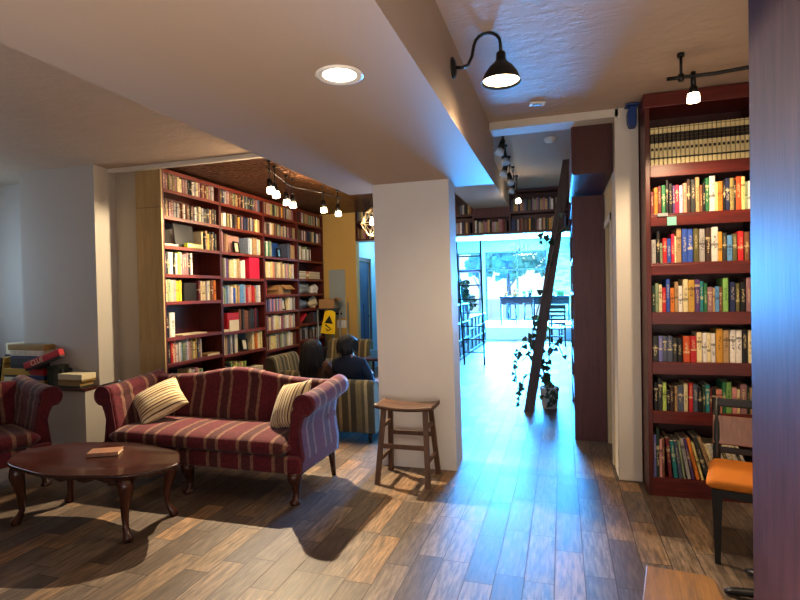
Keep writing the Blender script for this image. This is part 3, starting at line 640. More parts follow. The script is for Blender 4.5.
t = thing('cardboard_box', 'open brown cardboard box with flaps out on the third bay shelf', 'box', (LX - .13, ym(6.50), LZ[2][5]))
MB().box((0, 0, .065), (.24, 0.360, .128)).build('box_body', 'cardboard', t)
MB().box((.145, .06, .105), (.10, 0.288, .004), rot=(0, .7, 0)).build('flap', 'cardboard', t)
MB().box((.0, -.18, .10), (.22, 0.108, .004), rot=(.7, 0, 0)).build('flap', 'cardboard', t)
zz = LZ[3]
for k in range(4):
    flat_book((LX - .10, ym(6.97), zz[6] + k * .0322), (.16, 0.228, .03), ['cream', 'greencard', 'cream', 'darkcard'][k], f'{["lowest","second","third","topmost"][k]} of the flat books stacked on the cluttered fourth shelf', group='flat stack in the cluttered unit')
for k in range(3):
    flat_book((LX - .10, ym(7.28), zz[6] + k * .0422), (.17, 0.408, .04), ['tan', 'cream', plain('rose_card', (190, 130, 110), .6)][k], f'{["bottom","middle","top"][k]} wide pinkish box stacked flat by the yellow wall', group='wide boxes stacked by the yellow wall')
def lumpy(name, label, cat, c, d, mat, seed):
    c, d = inbay(c, d, 1.35); d = (min(d[0], .16), d[1], d[2])
    t = bmesh.new(); bmesh.ops.create_icosphere(t, subdivisions=3, radius=.5); rr = random.Random(seed)
    ph = [rr.random() * 6 for _ in range(6)]
    for v in t.verts:
        k = 1 + .13 * math.sin(9 * v.co.x + ph[0]) + .12 * math.sin(11 * v.co.y + ph[1]) + .1 * math.sin(13 * v.co.z + ph[2])
        v.co = Vector((v.co.x * d[0] * k, v.co.y * d[1] * k, max(-.42, v.co.z * k) * d[2]))
    for f in t.faces: f.smooth = False
    mb = MB(); mb._merge(t); o = mb.build(name, mat); o.location = (c[0], c[1], c[2] + .42 * d[2] + .002); return tag(o, label, cat)
lumpy('plastic_bag', 'crumpled grey plastic bag on the cluttered shelf beside the yellow wall', 'bag', (LX - .12, ym(7.1), zz[5]), (.18, 0.312, .2), 'steel', 1)
lumpy('plastic_bag', 'crumpled white bag beside the grey one near the yellow wall', 'bag', (LX - .12, ym(7.37), zz[5]), (.16, 0.240, .17), 'plastic_white', 2)
lumpy('plastic_bag', 'shiny blue-grey bag stuffed on the shelf under the crumpled bags', 'bag', (LX - .12, ym(7.05), zz[4]), (.18, 0.360, .15), plain('blue_grey_plastic', (110, 124, 140), .3), 3)
lumpy('plastic_bag', 'off-white bundle on the shelf under the crumpled bags', 'bag', (LX - .12, ym(7.36), zz[4]), (.18, 0.264, .19), 'cream', 4)
boxthing('red_box', 'red and white leaflet box tilted on the cluttered unit', 'box', (LX - .1, ym(7.0), zz[3] + .09), (.12, 0.240, .06), 'red', (.55, 0, 0))
flat_book((LX - .1, ym(6.2), LZ[2][1]), (.17, 0.264, .06), 'red', 'red flat box on the lowest visible shelf, third bay')
flat_book((LX - .1, ym(6.5), LZ[2][1]), (.17, 0.240, .05), 'cream', 'pale flat pile on the lowest visible shelf, third bay')
boxthing('tan_carton', 'tan carton on the eighth shelf near end of the second bay', 'box', (LX - .1, ym(5.9), LZ[1][1] + .036), (.16, 0.240, .07), 'cream')

# ---- bookcase bridging the corridor and shop opening, at ceiling height
t = thing('bridge_bookcase', 'dark red-brown bookcase bridging the opening high up under the ceiling', 'bookcase', (0, 0, 0))
MB().span(-3.34, .385, 8.61, 8.62, 2.34, 3.015).build('back_panel', 'mahog_dk', t)
for z in (2.355, 2.66, 2.99): MB().span(-3.34, .385, 8.37, 8.61, z - .022, z + .012).build('shelf', 'mahog_dk', t)
for x in (-3.33, -2.6, -1.88, -1.33, -.76, .12, .375): MB().span(x - .012, x + .012, 8.372, 8.61, 2.367, 2.978).build('upright', 'mahog_dk', t)
MB().span(-1.318, -.772, 8.365, 8.38, 2.60, 2.75).build('cover_panel', 'mahog_dk', t)
MB().span(-3.34, .385, 8.358, 8.369, 2.325, 2.337).build('light_rail', 'steel', t)
rb = random.Random(5)
for (xa, xb) in ((-3.315, -2.615), (-2.585, -1.895), (-1.865, -1.345), (-1.315, -.775), (-.745, .105)):
    for z in (2.3675, 2.6725):
        if z > 2.5 and xa == -1.315: continue
        x = xa
        while x < xb - .04:
            w = rb.uniform(.024, .04); h = rb.uniform(.16, .205)
            stuff_book((x + w / 2, 8.395, z), w - .001, .13, h, PB[rb.randrange(len(PB))], 0); x += w

# ------------------------------------------------------------------ sofas
def superell(w, d, n=20, p=4):
    out = []
    for i in range(n):
        a = 2 * PI * i / n; c, s = math.cos(a), math.sin(a)
        out.append((w / 2 * math.copysign(abs(c) ** (2 / p), c), d / 2 * math.copysign(abs(s) ** (2 / p), s)))
    return out
def cushion(x0, x1, y0, y1, z0, z1, crown=.03, puff=.0):
    """rounded box cushion with a crowned top"""
    rings = []; N = 24
    for i in range(N + 1):
        u = i / N; x = x0 + (x1 - x0) * u; e = min(u, 1 - u) * (x1 - x0); k = min(1, e / .05); k = math.sqrt(max(.0, 1 - (1 - k) ** 2)); k = max(k, .05)
        cy, cz = (y0 + y1) / 2, (z0 + z1) / 2; ring = []
        for a, b in superell((y1 - y0), (z1 - z0), 24, 5):
            yy = a * (1 - .06 * (1 - k)); zc = b * (.25 + .75 * k)
            cr = crown * (1 - (2 * a / (y1 - y0)) ** 2) * (1 - (2 * u - 1) ** 6) if b > 0 else 0
            ring.append((x, cy + yy, cz + zc + cr))
        rings.append(ring)
    return MB().loft(rings)
def cabriole(mb, base, top, r=.035, out=(0, -1)):
    ox, oy = out; b = Vector(base); h = top - base[2]; pts = []; rad = []
    for t, off, k in ((0, .012, .72), (.06, .016, .80), (.12, .006, .50), (.3, -.010, .44), (.55, -.004, .62), (.8, .014, 1.0), (1.0, .010, 1.12)):
        pts.append((b.x + ox * off, b.y + oy * off, b.z + h * t)); rad.append(r * k)
    mb.tube(pts, rad, 12); return mb
def make_sofa(label, loc, rotz, W=2.02, stretch=1., mid=True):
    t = thing('camelback_sofa', label, 'sofa', loc, rotz)
    hw = W / 2
    # back: camel-backed profile with a rolled top, slightly reclined
    rings = []; N = 40
    for i in range(N + 1):
        u = -1 + 2 * i / N; x = u * (hw - .10)
        top = .765 + .075 * math.exp(-(u / .42) ** 2) - .005 * abs(u) ** 3
        pts = []
        for yy, zz in ((.10, .26), (.10, .5), (.17, top - .06), (.155, top - .02), (.17, top + .01), (.215, top + .02), (.26, top - .005), (.275, top - .05), (.255, .55), (.27, .215), (.12, .215)):
            pts.append((x, yy, zz))
        rings.append(pts)
    MB().loft(rings).build('backrest', 'sofa_x', t)
    # rolled arms
    for s in (-1, 1):
        rings = []; M_ = 12
        for j in range(M_ + 1):
            v = j / M_; y = -.37 + .64 * v; zc = .69 + .045 * v ** 1.4; rr = .075 + .004 * v
            sec = [(-.03, .215), (-.035, .36), (-.02, .48), (.0, .58), (.005, zc - .05)]
            cx = .092
            for a in range(200, -61, -20):
                sec.append((cx + rr * math.cos(R(a)), zc + rr * math.sin(R(a))))
            sec += [(.09, zc - rr * .98), (.066, zc - .125), (.052, .51), (.062, .42), (.076, .32), (.072, .215)]
            xa = hw - .155
            rings.append([(s * (xa + px), y + .012 * (1 if j == 0 else 0), pz) for px, pz in sec])
        o_arm = MB().loft(rings).build('arm', 'sofa_y', t)
        # piped scroll at the arm front, and a narrow front post under it
        f0 = rings[0]; ar = o_arm
        MB().tube([(p[0], -.366, p[2]) for p in f0], .007, 6).build('piping', 'sofa_plain', ar)
    cushion(-hw + .165, hw - .165, -.43, .12, .335, .450, .025).build('seat_cushion', 'sofa_x', t)
    m = MB().span(-hw + .08, hw - .08, -.405, .24, .215, .335, .02, seg=3); m.build('seat_base', 'sofa_x', t)
    m = MB()
    for x in ([-hw + .14, -.09, hw - .14] if mid else [-hw + .12, hw - .12]):
        l = MB(); cabriole(l, (x, -.35, 0), .225, .05, (0, -1)); l.build('leg', 'walnut_leg', t)
    for x in (-hw + .12, hw - .12):
        l = MB(); l.tube([(x, .245, 0), (x, .22, .12), (x, .2, .225)], [.018, .023, .03], 10); l.build('leg', 'walnut_leg', t)
    return t
make_sofa('burgundy striped camelback sofa in front of the long wall of bookcases', (-2.60, 3.64, 0), 0, 1.88)
make_sofa('burgundy striped sofa, mostly out of frame, before the ledge piled with games', (-4.45, 2.67, 0), R(71), 1.46, 1, False)

def make_pillow(label, loc, rot, s=.40):
    t = bmesh.new(); n = 14; grid = {}
    for side in (1, -1):
        for i in range(n + 1):
            for j in range(n + 1):
                u, v = -1 + 2 * i / n, -1 + 2 * j / n
                edge = i in (0, n) or j in (0, n)
                if edge and side == -1: grid[(side, i, j)] = grid[(1, i, j)]; continue
                k = (1 - abs(u) ** 2.6) * (1 - abs(v) ** 2.6); pin = 1 - .06 * (1 - abs(u * v)) * (max(abs(u), abs(v)) ** 4)
                grid[(side, i, j)] = t.verts.new((u * s / 2 * pin, side * .075 * k ** .6, v * s / 2 * pin))
    for side in (1, -1):
        for i in range(n):
            for j in range(n):
                q = [grid[(side, i, j)], grid[(side, i + 1, j)], grid[(side, i + 1, j + 1)], grid[(side, i, j + 1)]]
                f = t.faces.new(q); f.smooth = True
    bmesh.ops.recalc_face_normals(t, faces=t.faces)
    m = MB(); m._merge(t); o = m.build('throw_pillow', 'pillow'); o.location = loc; o.rotation_mode = 'YXZ'; o.rotation_euler = rot; return tag(o, label, 'pillow')
make_pillow('cream and brown striped pillow tipped on its corner by the sofa arm near the ledge', (-3.18, 3.555, .612), (R(-50), R(50), R(10)), .38)
make_pillow('cream and brown striped pillow against the sofa arm nearest the white column', (-1.96, 3.53, .635), (R(-30), R(-14), R(-32)), .37)
make_pillow('striped pillow on the sofa that is mostly out of frame', (-4.21, 2.55, .65), (R(-26), R(8), R(76)), .40)

# ------------------------------------------------------------------ coffee table
t = thing('coffee_table', 'dark polished oval coffee table with scalloped edge and cabriole legs', 'table', (-2.965, 2.715, 0))
ring = []
NN = 96
def oval(k, sc):
    a = 2 * PI * k / NN; s = 1 + .018 * math.cos(8 * a)
    return (.635 * sc * s * math.cos(a), .335 * sc * s * math.sin(a))
m = MB(); m.loft([[(*oval(k, sc), z) for k in range(NN)] for sc, z in ((.95, .390), (.985, .394), (1., .402), (.995, .412), (.975, .418), (.968, .416), (.5, .416))], smooth=True); m.build('table_top', 'walnut', t)
rings_o = [[(x * .86, y * .74, .391) for x, y in (oval(k, 1) for k in range(NN))]]
m = MB()
lo = [(*[c for c in (oval(k, 1)[0] * .86, oval(k, 1)[1] * .74)], .34 + .022 * math.sin(2 * PI * k / NN * 10) ** 2) for k in range(NN)]
hi = [(p[0], p[1], .392) for p in lo]; li = [(p[0] * .96, p[1] * .94, p[2]) for p in lo]; hi2 = [(p[0] * .96, p[1] * .94, .392) for p in lo]
m.loft([hi2, hi, lo, li, hi2], cap=False, smooth=False); m.build('apron', 'walnut', t)
for sx in (-1, 1):
    for sy in (-1, 1):
        l = MB(); l.tube([(sx * .455, sy * .195, 0), (sx * .455, sy * .195, .02), (sx * .438, sy * .187, .045), (sx * .42, sy * .178, .09), (sx * .418, sy * .178, .17), (sx * .432, sy * .184, .26), (sx * .442, sy * .19, .32), (sx * .43, sy * .185, .392)], [.026, .03, .022, .018, .023, .036, .045, .045], 14)
        l.build('leg', 'walnut_leg', t)
t = thing('paperback_book', 'worn paperback lying flat on the oval coffee table', 'book', (-2.95, 2.79, .4175), R(28))
MB().box((0, 0, .0125), (.185, .115, .02), .001).build('pages', 'pages', t)
MB().box((0, 0, .0245), (.195, .122, .003), .001).box((0, 0, .0015), (.195, .122, .003), .001).box((0, -.061, .013), (.195, .003, .026), .001).build('cover', plain('worn_cover', (132, 96, 76), .4, var=.7, sc=22), t)

# ------------------------------------------------------------------ bar stool by the column
def bar_stool(name, label, cat, loc, rotz=0, H=.585, wood_='stoolwood', seat_='stoolseat'):
    t = thing(name, label, cat, loc, rotz)
    m = MB(); rings = []
    for i in range(25):
        u = -1 + i / 12; x = u * .232; dz = .022 * u * u; k = 1 if abs(u) < .97 else .6
        rings.append([(x, -.118, H - .034 + dz * .9), (x, -.126, H - .02 + dz), (x, -.118, H - .004 * k + dz), (x, -.06, H - .008 + dz), (x, .06, H - .008 + dz), (x, .118, H - .004 * k + dz), (x, .126, H - .02 + dz), (x, .118, H - .034 + dz * .9)])
    m.loft(rings); m.build('seat', seat_, t)
    P = {}
    for sx in (-1, 1):
        for sy in (-1, 1):
            a = Vector((sx * .2, sy * .168, 0)); b = Vector((sx * .165, sy * .085, H - .02)); P[sx, sy] = (a, b)
            d = (b - a); l = MB(); l.loft([[(p.x + dx, p.y + dy, p.z) for dx, dy in ((-.018, -.016), (.018, -.016), (.018, .016), (-.018, .016))] for p in (a, b)], smooth=False); l.build('leg', wood_, t)
    def at(k, z): a, b = P[k]; return a + (b - a) * (z / (H - .02))
    for sy, z in ((-1, .285), (1, .33)):
        p, q = at((-1, sy), z), at((1, sy), z); MB().box(((p + q) / 2), (q.x - p.x, .02, .034), .003).build('stretcher', wood_, t)
    for sx in (-1, 1):
        for z in (.18, .43):
            p, q = at((sx, -1), z), at((sx, 1), z); MB().box(((p + q) / 2), (.02, q.y - p.y, .03), .003).build('stretcher', wood_, t)
    return t
bar_stool('bar_stool', 'brown wooden saddle-seat stool standing against the white column', 'stool', (-1.17, 3.945, 0))

# ------------------------------------------------------------------ chair, cafe table base, near wooden stool, panel
t = thing('dining_chair', 'black-framed chair with orange padded seat in front of the tall bookcase', 'chair', (.992, 3.242, 0), R(-16))
m = cushion(-.235, .235, -.22, .20, .40, .462, .018); m.build('seat', 'orange', t)
MB().span(-.205, .205, -.19, .19, .355, .40, .006).build('seat_frame', 'blackwood', t)
for sx in (-1, 1):
    l = MB(); l.loft([[(sx * .185 + a * w, -.17 + b * w, z) for a, b in ((-1, -1), (1, -1), (1, 1), (-1, 1))] for z, w in ((0, .013), (.2, .018), (.4, .027))], smooth=False); l.build('leg', 'blackwood', t)
    l = MB(); l.tube([(sx * .2, .30, 0), (sx * .2, .24, .2), (sx * .2, .205, .40), (sx * .2, .215, .6), (sx * .2, .26, .80)], [.016, .018, .022, .02, .018], 8); l.build('leg', 'blackwood', t)
MB().box((0, .25, .775), (.42, .026, .05), .008, rot=(-.2, 0, 0)).build('top_rail', 'blackwood', t)
MB().box((0, .215, .62), (.44, .014, .165), .006, rot=(-.16, 0, 0)).build('backrest', 'backrest', t)['label'] = 'pale brown wooden back panel'
MB().box((0, .21, .505), (.40, .02, .035), .006).build('lower_rail', 'blackwood', t)
t = thing('cafe_table', 'black pedestal cafe table mostly hidden behind the dark wood panel', 'table', (1.12, 2.72, 0))
MB().cyl((0, 0, .04), (0, 0, .73), .035).build('pedestal', 'blackmetal', t)
MB().lathe([(0, .73), (.23, .73), (.24, .74), (.24, .755), (.23, .76), (0, .76)], seg=40).build('table_top', 'mahog_dk', t)
for a in (127, 166, 235, 310, 30):
    d = Vector((math.cos(R(a)), math.sin(R(a)), 0)); MB().tube([d * .0 + Vector((0, 0, .07)), d * .2 + Vector((0, 0, .05)), d * .38 + Vector((0, 0, .024)), d * .415 + Vector((0, 0, .014))], [.03, .026, .022, .012], 10, flat=(1, .8)).build('foot', 'blackmetal', t)
t = thing('wooden_stool', 'honey-coloured wooden stool seat at the bottom edge beside the dark panel', 'stool', (.385, 1.90, 0), R(-6))
m = MB(); out = [(-.125, .155), (.068, .155), (.09, .13), (.112, -.16), (-.15, -.16)]
m.prism(out, 'z', .435, .462, .004); m.build('seat', 'honey', t)
for sx in (-1, 1):
    for sy in (-1, 1): MB().cyl((sx * .11 - .015, sy * .13, 0), (sx * .085 - .02, sy * .11, .436), .014, .018, 12).build('leg', 'honey', t)
for sy in (-1, 1): MB().cyl((-.115, sy * .121, .18), (.082, sy * .121, .18), .01).build('stretcher', 'honey', t)
t = thing('cabinet_panel', 'tall dark red-brown wooden panel filling the frame edge beside the orange chair', 'cabinet', (.50, 1.1, 0))
MB().span(0, .03, -.7, .585, .0, 2.80, .002).build('side_panel', 'panelwood', t)
MB().span(.03, .34, -.7, -.67, 0, 2.80).build('back_panel', 'panelwood', t)
MB().span(.03, .34, .555, .583, 0, 2.80).build('front_panel', 'panelwood', t)

# ------------------------------------------------------------------ games and books on the ledge
def game(label, px0, px1, z0, z1, y, d, mat, rot=0, side=None, name='board_game'):
    w = px1 - px0; t = thing(name, label, 'board game' if name == 'board_game' else 'book', ((px0 + px1) / 2, y, (z0 + z1) / 2), 0, 'games and books piled on the ledge'); t.rotation_euler = (0, rot, 0)
    h = z1 - z0
    MB().box((0, 0, -h * .12), (w - .006, d - .006, h * .75), .002).build('box_base', side or mat, t)
    MB().box((0, 0, h * .12), (w, d, h * .75), .003).build('lid', mat, t); return t
z0 = .581
def P(px): return -5.788 + px * .01385
game('off-white game box at the bottom of the ledge pile', P(12), P(36), z0, z0 + .075, 4.13, .13, 'cream')
game('mustard game box above the off-white one in the ledge pile', P(12), P(39), z0 + .075, z0 + .165, 4.13, .13, 'yelcard', 0, 'darkcard')
game('long charcoal game box in the middle of the ledge pile', P(19), P(47), z0 + .165, z0 + .28, 4.13, .13, 'darkcard')
game('cream patterned game box second from the top of the ledge pile', P(19), P(53), z0 + .28, z0 + .355, 4.13, .13, plain('patterned_card', (186, 178, 160), .6, var=.6, sc=16), 0, 'bluecard')
game('olive tan game box topmost on the ledge pile', P(17), P(53), z0 + .355, z0 + .415, 4.13, .13, 'tan')
game('navy game box low on the ledge beside the off-white one', P(37), P(52), z0 + .05, z0 + .10, 4.13, .13, 'bluecard')
game('red game box lying under the tilted red one on the ledge', P(37), P(52), z0 + .101, z0 + .163, 4.13, .13, 'red')
game('tan game box at ledge level under the navy and red ones', P(39), P(52.5), z0, z0 + .05, 4.13, .13, 'yelcard')
g = game('red game box tilted up across the ledge pile with white letters', P(38), P(74), z0 + .225, z0 + .31, 4.03, .058, 'red', R(-18), 'darkcard')
tx = bpy.data.curves.new('game_title', 'FONT'); tx.body = 'CLUE'; tx.size = .075; tx.extrude = .0006; tx.align_x = 'CENTER'; tx.align_y = 'CENTER'
to0 = bpy.data.objects.new('title_curve', tx); C.objects.link(to0); tm = bpy.data.meshes.new_from_object(to0.evaluated_get(bpy.context.evaluated_depsgraph_get())); bpy.data.objects.remove(to0)
to = bpy.data.objects.new('title_lettering', tm); C.objects.link(to); tm.materials.clear(); tm.materials.append(M['cream']); to.parent = g; to.location = (-.06, -.0305, .006); to.rotation_euler = (R(90), 0, 0)
boxd = plain('busy_card', (70, 76, 64), .6, var=.8, sc=14)
for k, (a, b, h, mt, nm) in enumerate(((53.5, 59, .19, 'greencard', 'dark green'), (59.3, 65, .21, boxd, 'busy multicoloured'), (65.3, 68.6, .17, 'darkcard', 'black'))):
    o = boxthing('board_game', f'{nm} game box standing on edge beneath the tilted red box', 'board game', ((P(a) + P(b)) / 2, 4.14, z0 + h / 2), (P(b) - P(a) - .002, .11, h), mt, group='games and books piled on the ledge')
game('olive game box lying at ledge end, underneath the cream one', P(69.5), P(90), z0, z0 + .06, 4.10, .16, 'tan', 0, 'greencard')
game('cream worn game box on top at the open end of the ledge', P(70), P(92), z0 + .06, z0 + .135, 4.10, .17, 'cream', 0, 'tan')
for k, (a, w, h, cn, an) in enumerate(((-2, .045, .25, 'charcoal', 20), (3, .04, .27, 'black', 16), (8, .035, .27, 'gold', 10))):
    book((P(a), 4.08, z0 + .012), w, .2, h, cn, f'{cn} book leaning at the far end of the ledge pile', 'games and books piled on the ledge', rot=(0, R(an), 0))
for k in range(3):
    flat_book((P(-3), 4.46, z0 + .27 + k * .0422), (.3, .2, .04), 'cream', f'{["lowest","middle","uppermost"][k]} white book of the high flat stack at the ledge corner', 0, 'white books at the ledge corner')
boxthing('storage_box', 'dark box under the white books in the ledge corner', 'box', (P(-3), 4.46, z0 + .135), (.32, .22, .27), 'darkcard')

# ------------------------------------------------------------------ people on the striped loveseat
def make_loveseat(name, label, cat, loc, rotz, W, BH=.62):
    t = thing(name, label, cat, loc, rotz); hw = W / 2      # local +y = facing direction, back at -y
    rings = []
    for i in range(25):
        u = -1 + i / 12; x = u * hw; rr = 1 - max(0, (abs(u) - .92) / .08) ** 2 * .03
        rings.append([(x, -.36, .10), (x, -.37, BH * .6), (x, -.385, BH * rr - .04), (x, -.37, BH * rr - .008), (x, -.335, BH * rr), (x, -.285, BH * rr - .012), (x, -.26, BH * rr - .05), (x, -.2, .35), (x, -.2, .10)])
    MB().loft(rings).build('backrest', 'love_x', t)
    for s in (-1, 1):
        rings = [[(s * (hw - .12 + a), y, z) for a, z in ((0, .1), (0, .47), (.02, .515), (.06, .53), (.10, .515), (.12, .47), (.12, .1))] for y in (-.2, 0, .2, .36)]
        MB().loft(rings).build('arm', 'love_y', t)
    cushion(-hw + .125, hw - .125, -.19, .37, .21, .30, .02).build('seat_cushion', 'love_x', t)
    MB().span(-hw + .12, hw - .12, -.2, .34, .1, .21, .01).build('seat_base', 'love_x', t)
    for x in (-hw + .07, hw - .07):
        for y in (-.31, .31): MB().cyl((x, y, 0), (x, y, .101), .018, .026, 10).build('leg', 'blackwood', t)
    return t
make_loveseat('striped_loveseat', 'olive and cream striped loveseat seen from behind with two people on it', 'sofa', (-2.35, 5.13, 0), 0, 1.22, .615)
make_loveseat('striped_armchair', 'olive striped armchair close to the bookcases beside the long-haired person', 'armchair', (-3.12, 6.02, 0), R(-90), .64, .70)
make_loveseat('striped_armchair', 'olive striped armchair facing the seated pair, before the yellow caution sign', 'armchair', (-2.98, 6.75, 0), R(172), .68, .80)

def make_person(label, loc, shirt, hairm, longhair, sc=1., turn=0):
    t = thing('person', label, 'person', loc, turn)
    bm = bmesh.new(); skin = bm.verts.layers.skin.verify(); V = {}
    def v(n, co, rx, ry=None, par=None):
        vv = bm.verts.new(Vector(co) * sc); vv[skin].radius = (rx * sc, (ry or rx) * sc); V[n] = vv
        if par: bm.edges.new((V[par], vv))
    # seated and slouched back: pelvis forward, head over the seat back; local +y = facing
    v('pelvis', (0, .28, .46), .135, .11); V['pelvis'][skin].use_root = True
    v('waist', (0, .20, .56), .125, .10, 'pelvis'); v('chest', (0, .10, .68), .145, .10, 'waist'); v('upper', (0, .04, .765), .12, .085, 'chest')
    v('neck', (0, .025, .835), .052, .052, 'upper'); v('jaw', (0, .035, .885), .068, .07, 'neck'); v('skull', (0, .03, .955), .080, .088, 'jaw'); v('crown', (0, .03, .995), .062, .068, 'skull')
    for s, n in ((-1, 'l'), (1, 'r')):
        v('sh' + n, (s * .15, .06, .755), .062, .06, 'upper'); v('ua' + n, (s * .18, .12, .64), .05, .05, 'sh' + n); v('el' + n, (s * .178, .20, .53), .042, .042, 'ua' + n)
        v('fa' + n, (s * .15, .30, .55), .038, .036, 'el' + n); v('wr' + n, (s * .10, .40, .57), .027, .022, 'fa' + n); v('pa' + n, (s * .075, .45, .585), .034, .018, 'wr' + n)
        for k in range(4):
            o = (k - 1.5) * .019; ln = (.06, .07, .066, .052)[k]
            v(f'k{k}{n}', (s * .055, .478, .588 + o), .0105, .0105, 'pa' + n); v(f'm{k}{n}', (s * .035, .478 + ln * .5, .59 + o), .0095, .0095, f'k{k}{n}'); v(f't{k}{n}', (s * .012, .474 + ln * .62, .59 + o), .008, .008, f'm{k}{n}')
        v('th1' + n, (s * .068, .425, .618), .012, .012, 'pa' + n); v('th2' + n, (s * .045, .455, .638), .0095, .0095, 'th1' + n)
        v('hip' + n, (s * .095, .36, .455), .095, .085, 'pelvis'); v('kn' + n, (s * .13, .72, .47), .062, .062, 'hip' + n); v('ca' + n, (s * .135, .75, .28), .055, .055, 'kn' + n)
        v('an' + n, (s * .14, .74, .09), .036, .036, 'ca' + n); v('to' + n, (s * .15, .86, .045), .04, .03, 'an' + n)
    me = bpy.data.meshes.new('body'); bm.to_mesh(me); bm.free()
    o = bpy.data.objects.new('body', me); C.objects.link(o)
    o.modifiers.new('s', 'SKIN').use_smooth_shade = True; o.modifiers.new('d', 'SUBSURF').levels = 2
    dg = bpy.context.evaluated_depsgraph_get(); m2 = bpy.data.meshes.new_from_object(o.evaluated_get(dg)); bpy.data.objects.remove(o); bpy.data.meshes.remove(me)
    for vv in m2.vertices:       # a face on the front of the head: brow, nose, chin
        c = vv.co / sc
        if c.z > .86 and c.y > .06 and abs(c.x) < .07:
            nose = max(0, 1 - abs(c.x) / .016) * max(0, 1 - abs(c.z - .925) / .03); sock = max(0, 1 - abs(abs(c.x) - .032) / .016) * max(0, 1 - abs(c.z - .95) / .014)
            vv.co.y += (.024 * nose - .010 * sock) * sc
    m2.materials.clear()
    for k in ('skin', shirt, 'denim', 'blackwood'): m2.materials.append(M[k])
    for p in m2.polygons:
        c = p.center / sc; p.use_smooth = True
        if c.z < .075: p.material_index = 3
        elif c.z < .50 and not (c.y < .36 and abs(c.x) > .18): p.material_index = 2
        elif c.z > .832 or (c.y > .395 and c.z > .5): p.material_index = 0
        else: p.material_index = 1
    b = bpy.data.objects.new('body', m2); C.objects.link(b); b.parent = t
    # ears and eyes
    m = MB()
    for s in (-1, 1):
        m.mat(0); m.lathe([(0, .0), (.018, .004), (.02, .012), (.012, .018), (0, .016)], Vector((s * .080, .03, .93)) * sc, 12, (s, -.3, 0))
    m.build('ears', 'skin', t)
    m = MB()
    for s in (-1, 1): m.lathe([(0, .008), (.006, .006), (.009, 0), (.006, -.006), (0, -.008)], Vector((s * .03, .104, .952)) * sc, 10)
    m.build('eyes', 'black', t)
    m = MB(); m.box(Vector((0, .108, .897)) * sc, (.042 * sc, .012, .007), .003); m.build('mouth', 'red', t)
    # hair: shell around the skull with locks down the back
    tb = bmesh.new(); bmesh.ops.create_uvsphere(tb, u_segments=40, v_segments=24, radius=1)
    for vv in tb.verts:
        c = vv.co.copy(); a = math.atan2(c.x, -c.y); wv = 1 + .03 * math.sin(a * 13) + .015 * math.sin(a * 29 + c.z * 7)
        front = max(0, c.y)
        x = c.x * .108 * wv; y = .022 + c.y * (.118 - .03 * front) * wv; z = .958 + c.z * .098
        if c.z < .05:
            drop = (.30 if longhair else .045) * min(1, max(0, .55 - c.y)) * (-c.z + .02) ** .6
            z -= drop
            if longhair: x *= 1 + .25 * min(1, drop / .25); y = y - .035 * min(1, drop / .25)
            else: x *= 1 - .18 * (-c.z); y = y * (1 - .15 * (-c.z))
        if c.y > .45 and c.z < .35: y -= .06; 
        vv.co = Vector((x, y, z)) * sc
    for f in tb.faces: f.smooth = True
    m = MB(); m._merge(tb)
    rr = random.Random(9 if longhair else 4)
    for k in range(70 if longhair else 46):        # separate locks for the outline
        a = rr.uniform(-2.1, 2.1); bx, by = math.sin(a), -math.cos(a); L = rr.uniform(.20, .30) if longhair else rr.uniform(.05, .085)
        z = rr.uniform(.93, 1.0); pts = []
        for j in range(6):
            q = j / 5; rd = .098 + .016 * q + (.03 * q if longhair else -.012 * q * q)
            pts.append(Vector((bx * rd * (1 + .03 * math.sin(q * 5 + k)), .022 + by * (rd + .006), z - L * q)) * sc)
        m.tube(pts, [.010 * sc, .011 * sc, .011 * sc, .010 * sc, .008 * sc, .002 * sc], 6)
    m.build('hair', hairm, t)
    # clothing: collar, sleeve cuffs
    m = MB(); m.lathe([(.062, .0), (.07, .012), (.064, .024), (.056, .02), (.056, 0)], Vector((0, .028, .818)) * sc, 24); m.build('collar', shirt, t)
    if longhair:
        m = MB()
        for s in (-1, 1): m.tube([Vector(p) * sc for p in ((s * .05, -.055, .70), (s * .10, -.05, .76), (s * .12, .0, .815), (s * .11, .08, .79))], [.012, .012, .012, .012], 8)
        m.build('bag_strap', 'blackwood', t)
    else:
        m = MB(); 
        for s in (-1, 1): m.tube([Vector((s * .105, .385, .568)) * sc, Vector((s * .115, .37, .566)) * sc], [.031, .034], 10)
        m.build('cuff', shirt, t)
    return t
make_person('person with short dark hair in a navy top, seated on the striped loveseat', (-2.13, 5.02, -.02), 'navy', 'hair', False, 1.0, R(-4))
make_person('person with long dark hair in a brown top, seated on the striped loveseat', (-2.60, 5.16, -.06), 'brownshirt', 'hair2', True, .98, R(-6))

t = thing('side_table', 'small dark side table with pale blue papers beyond the seated navy-topped person', 'table', (-2.28, 6.62, 0))
MB().box((0, 0, .585), (.5, .42, .028), .006).build('table_top', 'mahog_dk', t)
for sx in (-1, 1):
    for sy in (-1, 1): MB().cyl((sx * .21, sy * .17, 0), (sx * .2, sy * .16, .572), .014, .018, 10).build('leg', 'mahog_dk', t)
t = thing('open_laptop', 'pale blue lit laptop open on the small dark side table', 'laptop', (-2.22, 6.56, .5995), R(170))
MB().box((0, 0, .008), (.3, .2, .014), .003).build('keyboard_base', 'paper_blue', t)
MB().box((0, .125, .062), (.3, .008, .13), .003, rot=(-.4, 0, 0)).build('screen', 'paper_blue', t)

